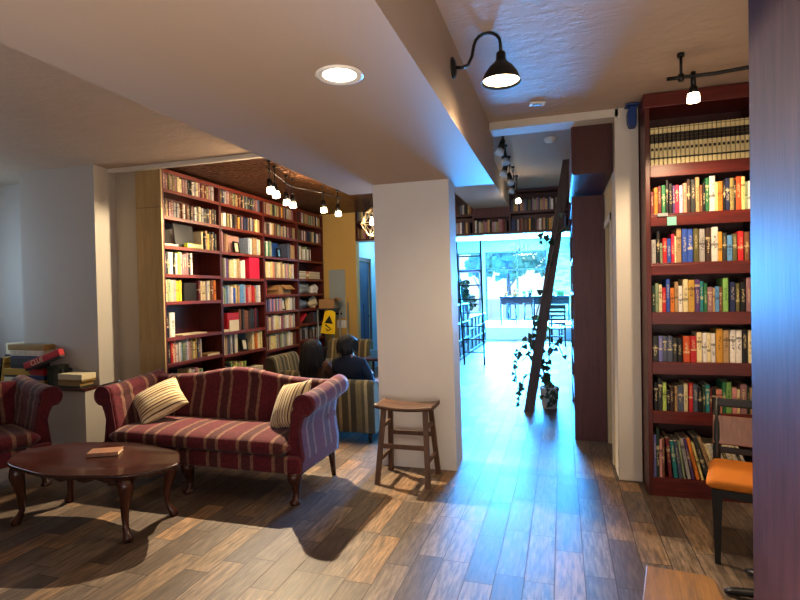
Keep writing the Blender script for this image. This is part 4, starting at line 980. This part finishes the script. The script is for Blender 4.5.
# cleaning cart with sign, box, mop
t = thing('cleaning_cart', 'grey cleaning cart standing between the bookcases and the yellow wall', 'cart', (-3.74, 8.1, 0))
for sx in (-1, 1):
    for sy in (-1, 1): p_ = MB().cyl((sx * .13, sy * .15, .05), (sx * .13, sy * .15, 1.189), .013).build('post', 'steel', t); MB().cyl((sx * .13 - .012, sy * .15, .028), (sx * .13 + .012, sy * .15, .028), .028).build('caster', 'blackmetal', p_)
for z in (.14, .55, 1.2): MB().box((0, 0, z), (.30, .34, .022), .006).build('shelf', 'darkcard', t)
t = thing('cardboard_box', 'brown cardboard box with raised flap on top of the cleaning cart', 'box', (-3.74, 8.1, 1.2115), R(8))
MB().box((0, 0, .075), (.26, .24, .15)).build('box_body', 'cardboard', t); MB().box((.17, 0, .15), (.1, .22, .004), rot=(0, .5, 0)).build('flap', 'cardboard', t)
t = thing('caution_sign', 'bright yellow wet-floor caution sign hung on the cleaning cart', 'sign', (-3.66, 7.865, .80)); t.rotation_euler = (R(-6), R(6), 0)
MB().prism([(-.13, 0), (.13, 0), (.095, .36), (.03, .385), (-.03, .385), (-.095, .36)], 'y', -.01, .0, .004).build('sign_panel', 'caution', t)
MB().prism([(-.075, .17), (.075, .17), (0, .30)], 'y', -.0125, -.0105).build('warning_triangle', 'black', t)
MB().box((-.005, -.0118, .115), (.085, .002, .018), rot=(0, .5, 0)).box((.03, -.0118, .07), (.07, .002, .016), rot=(0, -.6, 0)).lathe([(0, .001), (.014, .001), (.014, -.001), (0, -.001)], (-.045, -.0118, .14), 14, (0, -1, 0)).box((-.02, -.0118, .065), (.06, .002, .014), rot=(0, .9, 0)).build('falling_figure', 'black', t)
t = thing('mop', 'mop with a grey handle leaning on the yellow wall beside the cart', 'mop', (-3.44, 8.15, 0))
MB().tube([(0, -.05, .1), (-.06, .215, 1.3)], .013, 8).build('handle', 'steel', t)
MB().lathe([(.02, .16), (.05, .12), (.1, .02), (.11, 0), (0, 0)], (0, -.05, 0), 16).build('mop_head', 'plastic_white', t)

# yellow wall fittings
t = thing('electrical_panel', 'grey metal electrical panel on the yellow wall', 'electrical panel', (-3.705, 8.40, 1.03))
MB().span(-.15, .15, -.02, 0, 0, .835, .004).build('cover_frame', 'panelgrey', t); dr = MB().span(-.13, .13, -.028, -.02, .03, .80, .003).build('door', 'panelgrey', t); MB().box((-.02, -.032, .42), (.02, .012, .03), .003).build('latch', 'steel', dr)
MB().span(-.07, .09, -.03, -.0285, .06, .09).build('label_plate', 'blackmetal', dr)
t = thing('switch_plate', 'white multi-switch plate low on the yellow wall below the panel', 'switch plate', (-3.64, 8.40, .86))
MB().span(-.085, .085, -.008, 0, 0, .13, .003).build('plate', 'plastic_white', t)
for k in range(3): MB().span(-.065 + k * .05, -.035 + k * .05, -.013, -.008, .04, .09, .002).build('switch', 'plastic_white', t)

# geometric wire pendant
t = thing('wire_pendant', 'pale geometric wire pendant lamp hanging beside the column under the bridge shelf', 'pendant', (-2.36, 6.5, 2.38))
vs = []
for k in range(5): a = 2 * PI * k / 5; vs.append((Vector((.07 * math.cos(a), .07 * math.sin(a), .12)), Vector((.15 * math.cos(a + .6), .15 * math.sin(a + .6), -.02)), Vector((.06 * math.cos(a), .06 * math.sin(a), -.17))))
m = MB()
for k in range(5):
    a, b, c = vs[k]; a2, b2, c2 = vs[(k + 1) % 5]
    for p, q in ((a, a2), (b, b2), (c, c2), (a, b), (a2, b), (b, c), (b, c2), (a, (0, 0, .19))): m.cyl(p, q, .006, seg=6)
m.build('wire_cage', plain('champagne_metal', (206, 188, 150), .3, .5), t)
MB().cyl((0, 0, .19), (0, 0, .439), .004, seg=6).build('cord', 'blackmetal', t)
MB().lathe([(0, -.05), (.025, -.035), (.03, 0), (.018, .04), (.012, .07), (0, .07)], seg=14).build('bulb', 'bulb_soft', t)

# ------------------------------------------------------------------ lamps on the ceilings
t = thing('recessed_light', 'round recessed downlight glowing in the lowered ceiling', 'light', (-.865, 2.03, 2.37))
MB().lathe([(.072, -.001), (.098, -.001), (.10, -.006), (.085, -.010), (.070, -.004)], seg=40).build('trim_ring', 'plastic_white', t)
MB().lathe([(0, -.004), (.04, -.0045), (.071, -.003), (.071, .0)], seg=36).build('lens', 'bulb_soft', t)
t = thing('gooseneck_sconce', 'black gooseneck barn lamp mounted on the side of the lowered ceiling', 'lamp', (-.54, 2.79, 2.62))
MB().lathe([(0, .022), (.03, .02), (.052, .01), (.055, 0), (0, 0)], (0, 0, .03), 24, (1, 0, 0)).build('mounting_plate', 'blackmetal', t)
pts = [(.015, 0, .03), (.05, 0, .025), (.085, 0, .035), (.105, 0, .075), (.115, 0, .125)]
for k in range(9):
    a = R(170 - k * 21.5); pts.append((.185 + .068 * math.cos(a), 0, .125 + .05 * math.sin(a) * 1.2))
pts.append((.255, 0, .07))
MB().tube(pts, .0085, 10).build('arm', 'blackmetal', t)
sp = (.255, 0, -.08)
MB().lathe([(.014, .16), (.024, .15), (.026, .115), (.038, .098), (.062, .078), (.085, .045), (.101, .004), (.103, 0), (.099, .002), (.083, .042), (.06, .073), (.03, .092), (0, .094)], sp, 36).build('lamp_shade', 'blackmetal', t); sh_ = t.children[-1] if t.children[-1].name.startswith('lamp_shade') else [c_ for c_ in t.children if c_.name.startswith('lamp_shade')][0]
MB().lathe([(0, -.004), (.05, .0), (.09, .012), (.075, .04), (.03, .07), (0, .07)], sp, 28).build('bulb', 'bulb', sh_)

def spot_head(name, label, loc, aim, rod=.25, lit=True, group=None, mat='bulb', s=1.):
    """track head hung on a short rod; loc is the rod's top"""
    t = thing(name, label, 'spotlight', loc, 0, group)
    MB().cyl((0, 0, 0), (0, 0, -rod), .006, seg=8).build('rod', 'blackmetal', t)
    MB().cyl((0, 0, 0), (0, 0, -.02), .022, .016, 12).build('mount', 'blackmetal', t)
    a = Vector(aim).normalized(); b = Vector((0, 0, -rod))
    h = MB(); h.cyl(b - a * .02, b + a * .075 * s, .024 * s, .033 * s, 18); hd = h.build('lamp_head', 'blackmetal', t)
    m = MB(); m.cyl(b + a * .076 * s, b + a * .125 * s, .036 * s, .042 * s, 18); m.build('bulb', mat, hd)
    return t, Vector(loc) + b + a * .16 * s
heads = [(-2.81, 4.74), (-2.885, 4.97), (-3.0, 5.42), (-3.03, 5.62), (-2.86, 6.10), (-2.82, 6.46)]
for k, (x, y) in enumerate(heads):
    aim = (.22, -.15, -.9) if k < 2 else (.1, -.1, -.9)
    spot_head('track_spotlight', f'lit track spotlight on the pressed-metal ceiling, {ORD[k+1]} counting from the sofa end', (x, y, 2.82), aim, .21, True, 'spotlights under the pressed-metal ceiling')
tag(MB().tube([(-2.8, 4.66, 2.735), (-2.92, 5.1, 2.735), (-3.04, 5.6, 2.735), (-2.92, 6.0, 2.735), (-2.8, 6.55, 2.735)], .007, 8).build('track_rail', 'blackmetal'), 'thin black curved rail carrying the spotlights under the pressed-metal ceiling', 'rail')
ch = [(-.505, 4.95, .2), (-.535, 5.35, .2), (-.56, 5.80, .22), (-.57, 6.3, .22), (-.57, 6.85, .22), (-.57, 7.4, .26)]
for k, (x, y, r) in enumerate(ch):
    spot_head('track_spotlight', ['corridor track spotlight closest to the header, pale glass unlit', 'second corridor track spotlight back from the header, unlit', 'third corridor track spotlight back from the header, unlit', 'fourth corridor track spotlight back from the header, unlit', 'fifth corridor track spotlight back from the header, unlit', 'lit corridor track spotlight, the deepest one of the row'][k], (x, y, 3.02), (.18 if k % 2 else -.22, -.25, -.9), r, k == 5, 'spotlights over the corridor', 'bulb_soft' if k == 5 else 'bulb_dim', .95)
tag(MB().tube([(-.50, 4.85, 2.92), (-.555, 5.8, 2.92), (-.57, 7.45, 2.92)], .007, 8).build('track_rail', 'blackmetal'), 'thin black rail carrying the corridor spotlights', 'rail')
tag(MB().tube([(.60, 3.42, 2.672), (.68, 3.42, 2.672), (.85, 3.41, 2.668), (1.0, 3.38, 2.668), (1.25, 3.3, 2.668)], .0105, 10).cyl((.675, 3.42, 2.66), (.675, 3.42, 2.81), .008).cyl((.675, 3.42, 2.79), (.675, 3.42, 2.81), .02).cyl((.675, 3.42, 2.65), (.675, 3.42, 2.69), .016).build('track_rail', 'blackmetal'), 'black ceiling rail with one spotlight in front of the tall bookcase', 'rail')
t = thing('track_spotlight', 'single lit spotlight hanging from the rail before the tall bookcase', 'spotlight', (.738, 3.42, 2.66))
MB().cyl((0, 0, .035), (0, 0, -.05), .013, .015, 12).build('rod', 'blackmetal', t); hd = MB().cyl((0, 0, -.05), (0, 0, -.09), .02, .03, 16).build('lamp_head', 'blackmetal', t); MB().cyl((0, 0, -.09), (0, 0, -.135), .03, .034, 18).build('bulb', 'bulb', hd)
t = thing('smoke_detector', 'white round smoke detector on the corridor ceiling', 'smoke detector', (-.096, 5.70, 3.02))
MB().lathe([(0, -.045), (.04, -.043), (.058, -.03), (.062, -.012), (.066, 0), (0, 0)], seg=30).build('detector_body', 'plastic_white', t); MB().cyl((.03, -.02, -.044), (.03, -.02, -.047), .006).build('status_light', 'red', t)
t = thing('ceiling_sensor', 'small flat grey plate on the ceiling near the gooseneck lamp', 'sensor', (-.153, 3.97, 2.81), R(10))
MB().box((0, 0, -.006), (.11, .075, .012), .004).build('sensor_plate', 'plastic_white', t); MB().box((0, 0, -.014), (.06, .04, .006), .002).build('lens', 'shelfwhite', t)

# ------------------------------------------------------------------ leaning ladder, ivy pot
t = thing('library_ladder', 'weathered brown wooden ladder leaning edge-on in the corridor', 'ladder', (-.40, 6.43, 0))
for y in (0, .40):
    MB().loft([[(x0 + dx, y + dy, z) for dx, dy in ((-.056, -.02), (.056, -.02), (.056, .02), (-.056, .02))] for x0, z in ((0, 0), (.485, 2.95))], smooth=False).build('rail', 'ladderwood', t)
for k in range(1, 10): z = .30 * k; MB().cyl((.485 * z / 2.95, -.045, z), (.485 * z / 2.95, .445, z), .017, seg=10).build('rung', 'ladderwood', t)
def leaf(mb, p, n, size, rr):
    """heart-shaped ivy leaf"""
    q = n.to_track_quat('Z', 'Y').to_matrix().to_4x4() @ Matrix.Rotation(rr.random() * 6.28, 4, 'Z')
    sh = [(0, 0, .0), (.35, -.12, .03), (.55, .15, .06), (.32, .55, .03), (0, 1.0, -.08), (-.32, .55, .03), (-.55, .15, .06), (-.35, -.12, .03)]
    mid = (0, .3, -.03); t_ = bmesh.new(); c = t_.verts.new(mid); vs_ = [t_.verts.new(s_) for s_ in sh]
    for i in range(8): t_.faces.new((c, vs_[i], vs_[(i + 1) % 8]))
    mb._merge(t_, Matrix.Translation(p) @ q @ Matrix.Scale(size, 4))
t = thing('potted_ivy', 'trailing ivy in a pale grey pot at the foot of the leaning ladder', 'plant', (-.165, 6.72, 0))
MB().lathe([(0, 0), (.085, 0), (.09, .01), (.115, .25), (.118, .262), (.108, .262), (.10, .23), (0, .23)], seg=32).build('pot', 'pot', t)
MB().lathe([(0, .242), (.05, .24), (.102, .232)], seg=24).build('soil', 'soil', t)
rr = random.Random(3)
stems = [[(0, 0, .24), (-.06, -.03, .42), (-.12, -.08, .62), (-.19, -.30, .82), (-.15, -.36, 1.1), (-.02, -.37, 1.5), (.08, -.37, 1.95), (.16, -.37, 2.35)], [(0, 0, .24), (-.05, -.05, .38), (-.17, -.28, .5), (-.28, -.37, .42), (-.33, -.37, .25), (-.35, -.37, .08)], [(0, 0, .24), (-.08, .0, .5), (-.10, -.1, .75), (-.25, -.36, .9), (-.34, -.37, .7), (-.38, -.37, .5), (-.36, -.37, .35)], [(0, 0, .24), (.03, -.08, .3), (.04, -.14, .2), (.03, -.15, .06)], [(0, 0, .24), (-.02, 0, .5), (.02, .05, .72), (.1, .02, .8), (.16, 0, .66)], [(0, 0, .24), (-.1, -.1, .55), (-.22, -.36, .7), (-.3, -.36, .62)], [(.08, -.37, 1.95), (.0, -.41, 2.1), (-.06, -.42, 2.06), (-.08, -.42, 1.98)], [(.12, -.37, 2.1), (.2, -.40, 2.17), (.24, -.40, 2.1)]]
sm = MB(); lf = MB()
for st in stems:
    sm.tube(st, .006 if st[0][2] < .3 else .004, 6)
    for a, b in zip(st, st[1:]):
        a, b = Vector(a), Vector(b); L = (b - a).length; up = b.z > 1.0 and a.z > .9
        for k in range(max(1, int(L / (.16 if up and st is stems[0] else .042)))):
            p = a.lerp(b, rr.random()) + Vector((rr.uniform(-.03, .03), rr.uniform(-.03, .03), rr.uniform(-.02, .02)))
            leaf(lf, p, Vector((rr.uniform(-.7, .7), -1, rr.uniform(-.4, .6))), rr.uniform(.04, .075), rr)
for k in range(16): leaf(lf, Vector((rr.uniform(-.09, .09), -.11 + rr.uniform(-.02, .03), rr.uniform(.08, .26))), Vector((rr.uniform(-.4, .4), -1, .3)), rr.uniform(.045, .07), rr)
sm.build('stems', 'bark', t); tag(lf.build('foliage', 'leaf', t), kind='stuff')

# ------------------------------------------------------------------ front shop
SX = -2.04
for k, (y0, y1, ht, zs, lab) in enumerate(((9.3, 12.0, 1.18, [.07, .43, .79], 'taller pale low bookcase along the shop aisle beside the column'), (12.0, 14.75, .84, [.07, .33, .58], 'lower pale bookcase along the shop aisle nearer the window'))):
    t = thing('low_bookcase', lab, 'bookcase', (0, 0, 0), 0)
    MB().span(SX - .34, SX, y0 + .001, y1 - .001, ht - .03, ht, .003).build('top_board', 'shelfwhite', t)
    MB().span(SX - .34, SX - .325, y0, y1, .0, ht - .03).build('back_panel', 'shelfwhite', t)
    n = 5; 
    for i in range(n + 1):
        y = y0 + .015 + (y1 - y0 - .03) * i / n; MB().span(SX - .325, SX, y - .014, y + .014, 0, ht - .03).build('divider', 'shelfwhite', t)
    for z in zs: MB().span(SX - .325, SX - .002, y0 + .03, y1 - .03, z - .03, z).build('shelf', 'shelfwhite', t)
    rb = random.Random(30 + k)
    for i in range(n):
        ya = y0 + .04 + (y1 - y0 - .03) * i / n; yb = ya + (y1 - y0 - .03) / n - .06
        for z in zs:
            y = ya; lim = yb - rb.random() * .06
            while y < lim - .04:
                w = rb.uniform(.024, .045); h = rb.uniform(.17, .215)
                stuff_book((SX - .03, y + w / 2, z + .0005), w - .001, .14, h, ['charcoal', 'navy', 'maroon', 'black', 'grey', 'dark brown', 'slate', 'brown'][rb.randrange(8)], PI / 2); y += w
# plants on top of the low bookcase
def bushy(name, label, loc, r, h, n, leafm, potm='blackwood', pr=.09, ph=.16, seed=1, size=.1):
    t = thing(name, label, 'plant', loc); MB().lathe([(0, 0), (pr * .8, 0), (pr, ph), (pr * .9, ph), (pr * .85, ph * .85), (0, ph * .85)], seg=20).build('pot', potm, t)
    rr = random.Random(seed); m = MB(); s = MB()
    for k in range(7): s.tube([(0, 0, ph * .8), (rr.uniform(-r, r) * .6, rr.uniform(-r, r) * .6, ph + h * rr.uniform(.5, .9))], .006, 5)
    for k in range(n):
        a = rr.random() * 6.28; q = rr.random() ** .5 * r; p = Vector((q * math.cos(a), q * math.sin(a), ph + h * rr.random()))
        leaf(m, p, Vector((rr.uniform(-1, 1), -1, rr.uniform(-.3, 1))), size * rr.uniform(.7, 1.2), rr)
    s.build('stems', 'bark', t); tag(m.build('foliage', leafm, t), kind='stuff'); return t
bushy('potted_plant', 'dark leafy potted plant on the taller low bookcase beside the column', (-2.2, 10.4, 1.181), .18, .22, 70, 'leaf', seed=5, size=.11)
bushy('potted_plant', 'bushy dark potted plant with reddish tips on the low bookcase, behind the first', (-2.15, 11.4, 1.181), .2, .3, 90, 'leaf', seed=6, size=.12)
bushy('potted_plant', 'dark potted plant standing on the lower bookcase toward the window', (-2.2, 12.6, .841), .2, .3, 80, 'leaf', seed=7, size=.12)
# rolling metal ladder
t = thing('metal_ladder', 'slim black metal library ladder leaning beside the low shop bookcases', 'ladder', (-1.66, 10.3, 0))
A0, B0, A1, B1 = Vector((-.195, 0, 0)), Vector((.195, 0, 0)), Vector((-.13, -1.0, 2.33)), Vector((.30, -1.0, 2.33))
for a, b in ((A0, A1), (B0, B1)): MB().cyl(a, b, .017, seg=10).build('rail', 'blackmetal', t)
for k in range(1, 9):
    f = k / 9; p, q = A0.lerp(A1, f), B0.lerp(B1, f); MB().cyl(p, q, .012, seg=8).build('rung', 'blackmetal', t)
# window bar, stools, chair, flower pots
t = thing('window_bar', 'long dark counter table along the shop window', 'counter', (-.8, 16.3, .36))
MB().box((0, 0, .865), (2.02, .45, .05), .005).build('counter_top', 'counter', t)
MB().box((-.5, -.05, .74), (.95, .03, .2), .003).build('apron', 'countered', t); MB().box((.5, -.05, .74), (.98, .03, .2), .003).build('apron', 'counter', t)
for x in (-.98, 0, .98): MB().box((x, 0, .42), (.05, .05, .84), .004).build('leg', 'counter', t)
def shop_stool(label, loc):
    t = thing('metal_stool', label, 'stool', loc, 0, 'metal stools along the window counter')
    MB().lathe([(0, .66), (.15, .66), (.155, .67), (.15, .69), (0, .685)], seg=24).build('seat', 'blackmetal', t)
    for k in range(4):
        a = PI / 4 + k * PI / 2; MB().cyl((.19 * math.cos(a), .19 * math.sin(a), 0), (.13 * math.cos(a), .13 * math.sin(a), .66), .012, seg=8).build('leg', 'blackmetal', t)
    MB().lathe([(.165, .2), (.175, .21), (.165, .22), (.155, .21), (.165, .2)], seg=24).build('foot_ring', 'blackmetal', t)
    return t
s0 = shop_stool('slim metal stool nearest the open end of the window counter', (-1.42, 15.9, .36)); c2 = copy_tree(s0, (-.95, 15.9, .36)); c2['label'] = 'slim metal stool half hidden behind the leaning ladder'
def ladderback(label, loc, rz):
    t = thing('ladderback_chair', label, 'chair', loc, rz, 'dark ladder-back chairs in the front shop')
    MB().box((0, 0, .45), (.42, .42, .035), .01).build('seat', 'blackwood', t)
    for sx in (-1, 1):
        MB().box((sx * .19, .19, .215), (.035, .035, .435)).build('leg', 'blackwood', t); MB().box((sx * .19, -.19, .53), (.035, .035, 1.06)).build('leg', 'blackwood', t)
    for z in (.58, .68, .78, .88): MB().box((0, -.19, z), (.36, .02, .055), .004).build('slat', 'blackwood', t)
    MB().box((0, -.19, 1.0), (.40, .025, .10), .008).build('top_rail', 'blackwood', t)
    MB().box((0, .19, .22), (.36, .02, .03)).build('stretcher', 'blackwood', t); return t
c0 = ladderback('black ladder-back chair with its back to us beyond the ladder', (-.13, 14.0, 0), 0)
c1 = copy_tree(c0, (.13, 15.3, 0), R(100)); c1['label'] = 'black ladder-back chair turned sideways behind the other, by the corridor bookcase'
t = thing('cafe_table', 'small dark cafe table behind the ladder-back chair in the shop', 'table', (-.28, 14.72, 0)); MB().box((0, 0, .74), (.46, .46, .03), .006).build('table_top', 'mahog_dk', t); MB().cyl((0, 0, .02), (0, 0, .73), .03).build('pedestal', 'blackmetal', t); MB().cyl((0, 0, 0), (0, 0, .02), .2).build('base', 'blackmetal', t)
for k, (x, r, mt, lb) in enumerate(((-1.36, .075, 'terracotta', 'orange flower pot on the window counter near its middle'), (-1.64, .045, 'terracotta', 'small orange pot at the open end of the window counter'), (-1.08, .045, 'plastic_white', 'little white pot on the window counter beside the ladder'), (-.92, .06, 'blackwood', 'small dark pot on the window counter against the ladder'))):
    bushy('flower_pot', lb, (x, 16.3, 1.251), r * 1.2, r * 1.3, 14, 'terracotta' if k < 2 else 'leaf2', mt, r, r * 1.6, 40 + k, .04)
boxthing('napkin_box', 'pale box on the window counter in front of the stone wall', 'box', (-.30, 16.3, 1.321), (.18, .14, .14), 'plastic_white')
boxthing('napkin_box', 'greenish tin on the window counter in front of the stone wall, beside pale box', 'tin', (-.05, 16.3, 1.316), (.2, .13, .13), 'leaf2')
bushy('potted_plant', 'green floor plant growing beside the ladder-back chair', (-.52, 13.6, 0), .14, .55, 90, 'leaf2', 'blackwood', .1, .2, 12, .1)
t = thing('chandelier', 'small armed chandelier hanging in the front shop beyond the bridge bookcase', 'chandelier', (-.92, 12.4, 2.38))
MB().cyl((0, 0, 0), (0, 0, .82), .008).lathe([(0, -.06), (.03, -.03), (.02, .05), (.01, .1), (0, .12)]).build('stem', 'steel', t)
for k in range(6):
    a = k * PI / 3; d = Vector((math.cos(a), math.sin(a), 0)); MB().tube([d * .01, d * .09 + Vector((0, 0, -.05)), d * .17 + Vector((0, 0, -.01)), d * .19 + Vector((0, 0, .05))], .007, 8).build('arm', 'steel', t)
    MB().cyl(d * .19 + Vector((0, 0, .05)), d * .19 + Vector((0, 0, .12)), .014).build('candle_lamp', 'bulb_dim', t)

# ------------------------------------------------------------------ outside
def tree(label, loc, h, r, seed):
    t = thing('street_tree', label, 'tree', loc); rr = random.Random(seed)
    m = MB(); m.tube([(0, 0, 0), (.05, 0, h * .3), (0, .1, h * .6), (.05, .0, h * .9)], [.13, .11, .08, .03], 10)
    for k in range(6):
        a = rr.random() * 6.28; z = h * rr.uniform(.35, .7); m.tube([(0, 0, z), (r * .6 * math.cos(a), r * .6 * math.sin(a), z + h * .2)], [.05, .015], 6)
    m.build('trunk', 'bark', t); c = MB()
    for k in range(230):
        a = rr.random() * 6.28; e = rr.uniform(-1, 1); q = rr.random() ** .4 * r; p = Vector((q * math.cos(a) * math.sqrt(1 - e * e), q * math.sin(a) * math.sqrt(1 - e * e), h * .72 + q * e * .9))
        leaf(c, p, Vector((rr.uniform(-1, 1), -1, rr.uniform(-.5, 1))), rr.uniform(.22, .4), rr)
    tag(c.build('crown', 'crown', t), kind='stuff')
tree('pale sunlit tree beyond the large window pane', (-2.6, 27, -.02), 4.2, 1.25, 1)
tree('sunlit tree outside, seen through the pane beside the ladder', (-.6, 29, -.02), 4.6, 1.4, 2)
tree('slim conical tree outside near the glass door', (-4.6, 31, -.02), 4.0, .8, 3)

# all the remaining books as one uncounted mass
me = bpy.data.meshes.new('books'); STUFF.b.to_mesh(me); STUFF.b.free(); me.materials.append(M['bookrow']); me.materials.append(M['pages'])
at = me.color_attributes.new('col', 'FLOAT_COLOR', 'CORNER')
per = len(me.polygons) // len(STUFF_COL)
for p in me.polygons:
    c = STUFF_COL[p.index // per]
    for li_ in p.loop_indices: at.data[li_].color = c
ob = bpy.data.objects.new('books', me); C.objects.link(ob)
tag(ob, 'rows of small mixed books filling the farther bookcases and the bridge shelf', 'books', None, 'stuff')

# ------------------------------------------------------------------ lights
def light(name, typ, loc, energy, col, aim=None, **k):
    d = bpy.data.lights.new(name, typ); d.energy = energy; d.color = col
    for a, v in k.items(): setattr(d, a, v)
    o = bpy.data.objects.new(name, d); C.objects.link(o); o.location = loc
    if aim is not None: o.rotation_euler = Vector(aim).to_track_quat('-Z', 'Y').to_euler()
    return o
WARM = (1, .74, .46); SOFT = (1, .82, .62); COOL = (.055, .40, 1.0)
light('sconce_light', 'SPOT', (-.285, 2.79, 2.50), 34, WARM, (0.05, .1, -1), spot_size=R(155), spot_blend=.6, shadow_soft_size=.05)
light('recessed_lamp', 'SPOT', (-.865, 2.03, 2.33), 14, SOFT, (0, 0, -1), spot_size=R(125), spot_blend=.8, shadow_soft_size=.06)
light('rail_lamp', 'SPOT', (.738, 3.42, 2.50), 85, WARM, (.05, .1, -1), spot_size=R(150), spot_blend=.5, shadow_soft_size=.03)
for k, (x, y) in enumerate(heads):
    if k == 0:
        light('track_lamp', 'SPOT', (x + .10, y - .03, 2.45), 720, (1, .80, .54), (.42, -.75, -.62), spot_size=R(100), spot_blend=.35, shadow_soft_size=.02)
    light('track_glow', 'POINT', (x + .05, y - .03, 2.44), 10 if k < 4 else 20, WARM, shadow_soft_size=.04)
light('bookcase_wash', 'SPOT', (-2.85, 5.9, 2.45), 48, WARM, (-1, .1, -.8), spot_size=R(140), spot_blend=.8, shadow_soft_size=.06)
light('corridor_lamp', 'POINT', (-.57, 7.3, 2.60), 4, SOFT, shadow_soft_size=.03)
light('pendant_lamp', 'POINT', (-2.36, 6.5, 2.15), 9, WARM, shadow_soft_size=.05)
light('window_day', 'AREA', (-1.15, 18.85, 1.6), 11500, COOL, (0.0, -1, -.05), shape='RECTANGLE', size=3.1, size_y=2.4)  # window daylight, its area widened over the stone wall to spread the blue
for k, y in enumerate((11.5, 14.0, 16.8)):
    light('shop_lamp', 'AREA', (-1.7, y, 3.15), 55, (1, .93, .84), (0, 0, -1), shape='DISK', size=1.2)  # added fill under the shop ceiling, whitens the walls; no fixture there
light('door_day', 'AREA', (-3.2, 18.85, 1.2), 900, COOL, (0.1, -1, 0), shape='RECTANGLE', size=.75, size_y=2.0)
light('room_fill', 'AREA', (.1, -1.2, .8), 125, (1, .85, .72), (.05, .42, 1), shape='RECTANGLE', size=4, size_y=1.4)
light('ceiling_bounce', 'AREA', (.35, .9, .5), 26, (1, .82, .68), (-.05, .3, 1), shape='RECTANGLE', size=.9, size_y=.9)  # added lamp below the view, aimed up to brighten the ceiling
light('vestibule_lamp', 'POINT', (-3.1, 9.5, 2.3), 22, (.45, .78, 1), shadow_soft_size=.2)  # added cool fill so the closed-in door recess does not go dark
light('niche_window', 'AREA', (-6.55, 3.75, 1.75), 16, (.55, .78, 1), (1, .12, 0), shape='RECTANGLE', size=.5, size_y=1.4)
light('track_wall_lamp', 'SPOT', (heads[0][0] - .02, heads[0][1] - .06, 2.45), 230, (1, .80, .5), (-1.7, -.42, -1.0), spot_size=R(62), spot_blend=.5, shadow_soft_size=.03)

w = bpy.data.worlds.new('World'); S.world = w; w.use_nodes = True; nt = w.node_tree; nt.nodes.clear()
bg = nt.nodes.new('ShaderNodeBackground'); wo = nt.nodes.new('ShaderNodeOutputWorld'); nt.links.new(bg.outputs[0], wo.inputs[0])
sky = nt.nodes.new('ShaderNodeTexSky'); sky.sky_type = 'HOSEK_WILKIE'; sky.sun_direction = (.3, .5, .8); sky.turbidity = 4
mxn = nt.nodes.new('ShaderNodeMix'); mxn.data_type = 'RGBA'; mxn.inputs[0].default_value = .75
nt.links.new(sky.outputs[0], mxn.inputs[6]); mxn.inputs[7].default_value = (.60, .88, 1, 1); nt.links.new(mxn.outputs[2], bg.inputs[0]); bg.inputs[1].default_value = 2.6

# ------------------------------------------------------------------ camera
cam = bpy.data.cameras.new('Camera'); co = bpy.data.objects.new('Camera', cam); C.objects.link(co); S.camera = co
cam.sensor_width = 36; cam.lens = 528 / 800 * 36; cam.clip_start = .05; cam.clip_end = 200
rt = Vector((.95582, .29325, -.02021)); up = Vector((.014468, .021722, .99966)); fw = Vector((-.29359, .95579, -.01652))
mw = Matrix((rt, up, -fw)).transposed().to_4x4(); mw.translation = (0, 0, 1.47); co.matrix_world = mw
S.view_settings.view_transform = 'Standard'; S.view_settings.look = 'None'; S.view_settings.exposure = 0.12; S.view_settings.gamma = .92
S.cycles.use_denoising = True
try: S.cycles.max_bounces = 8; S.cycles.sample_clamp_indirect = 6
except Exception: pass
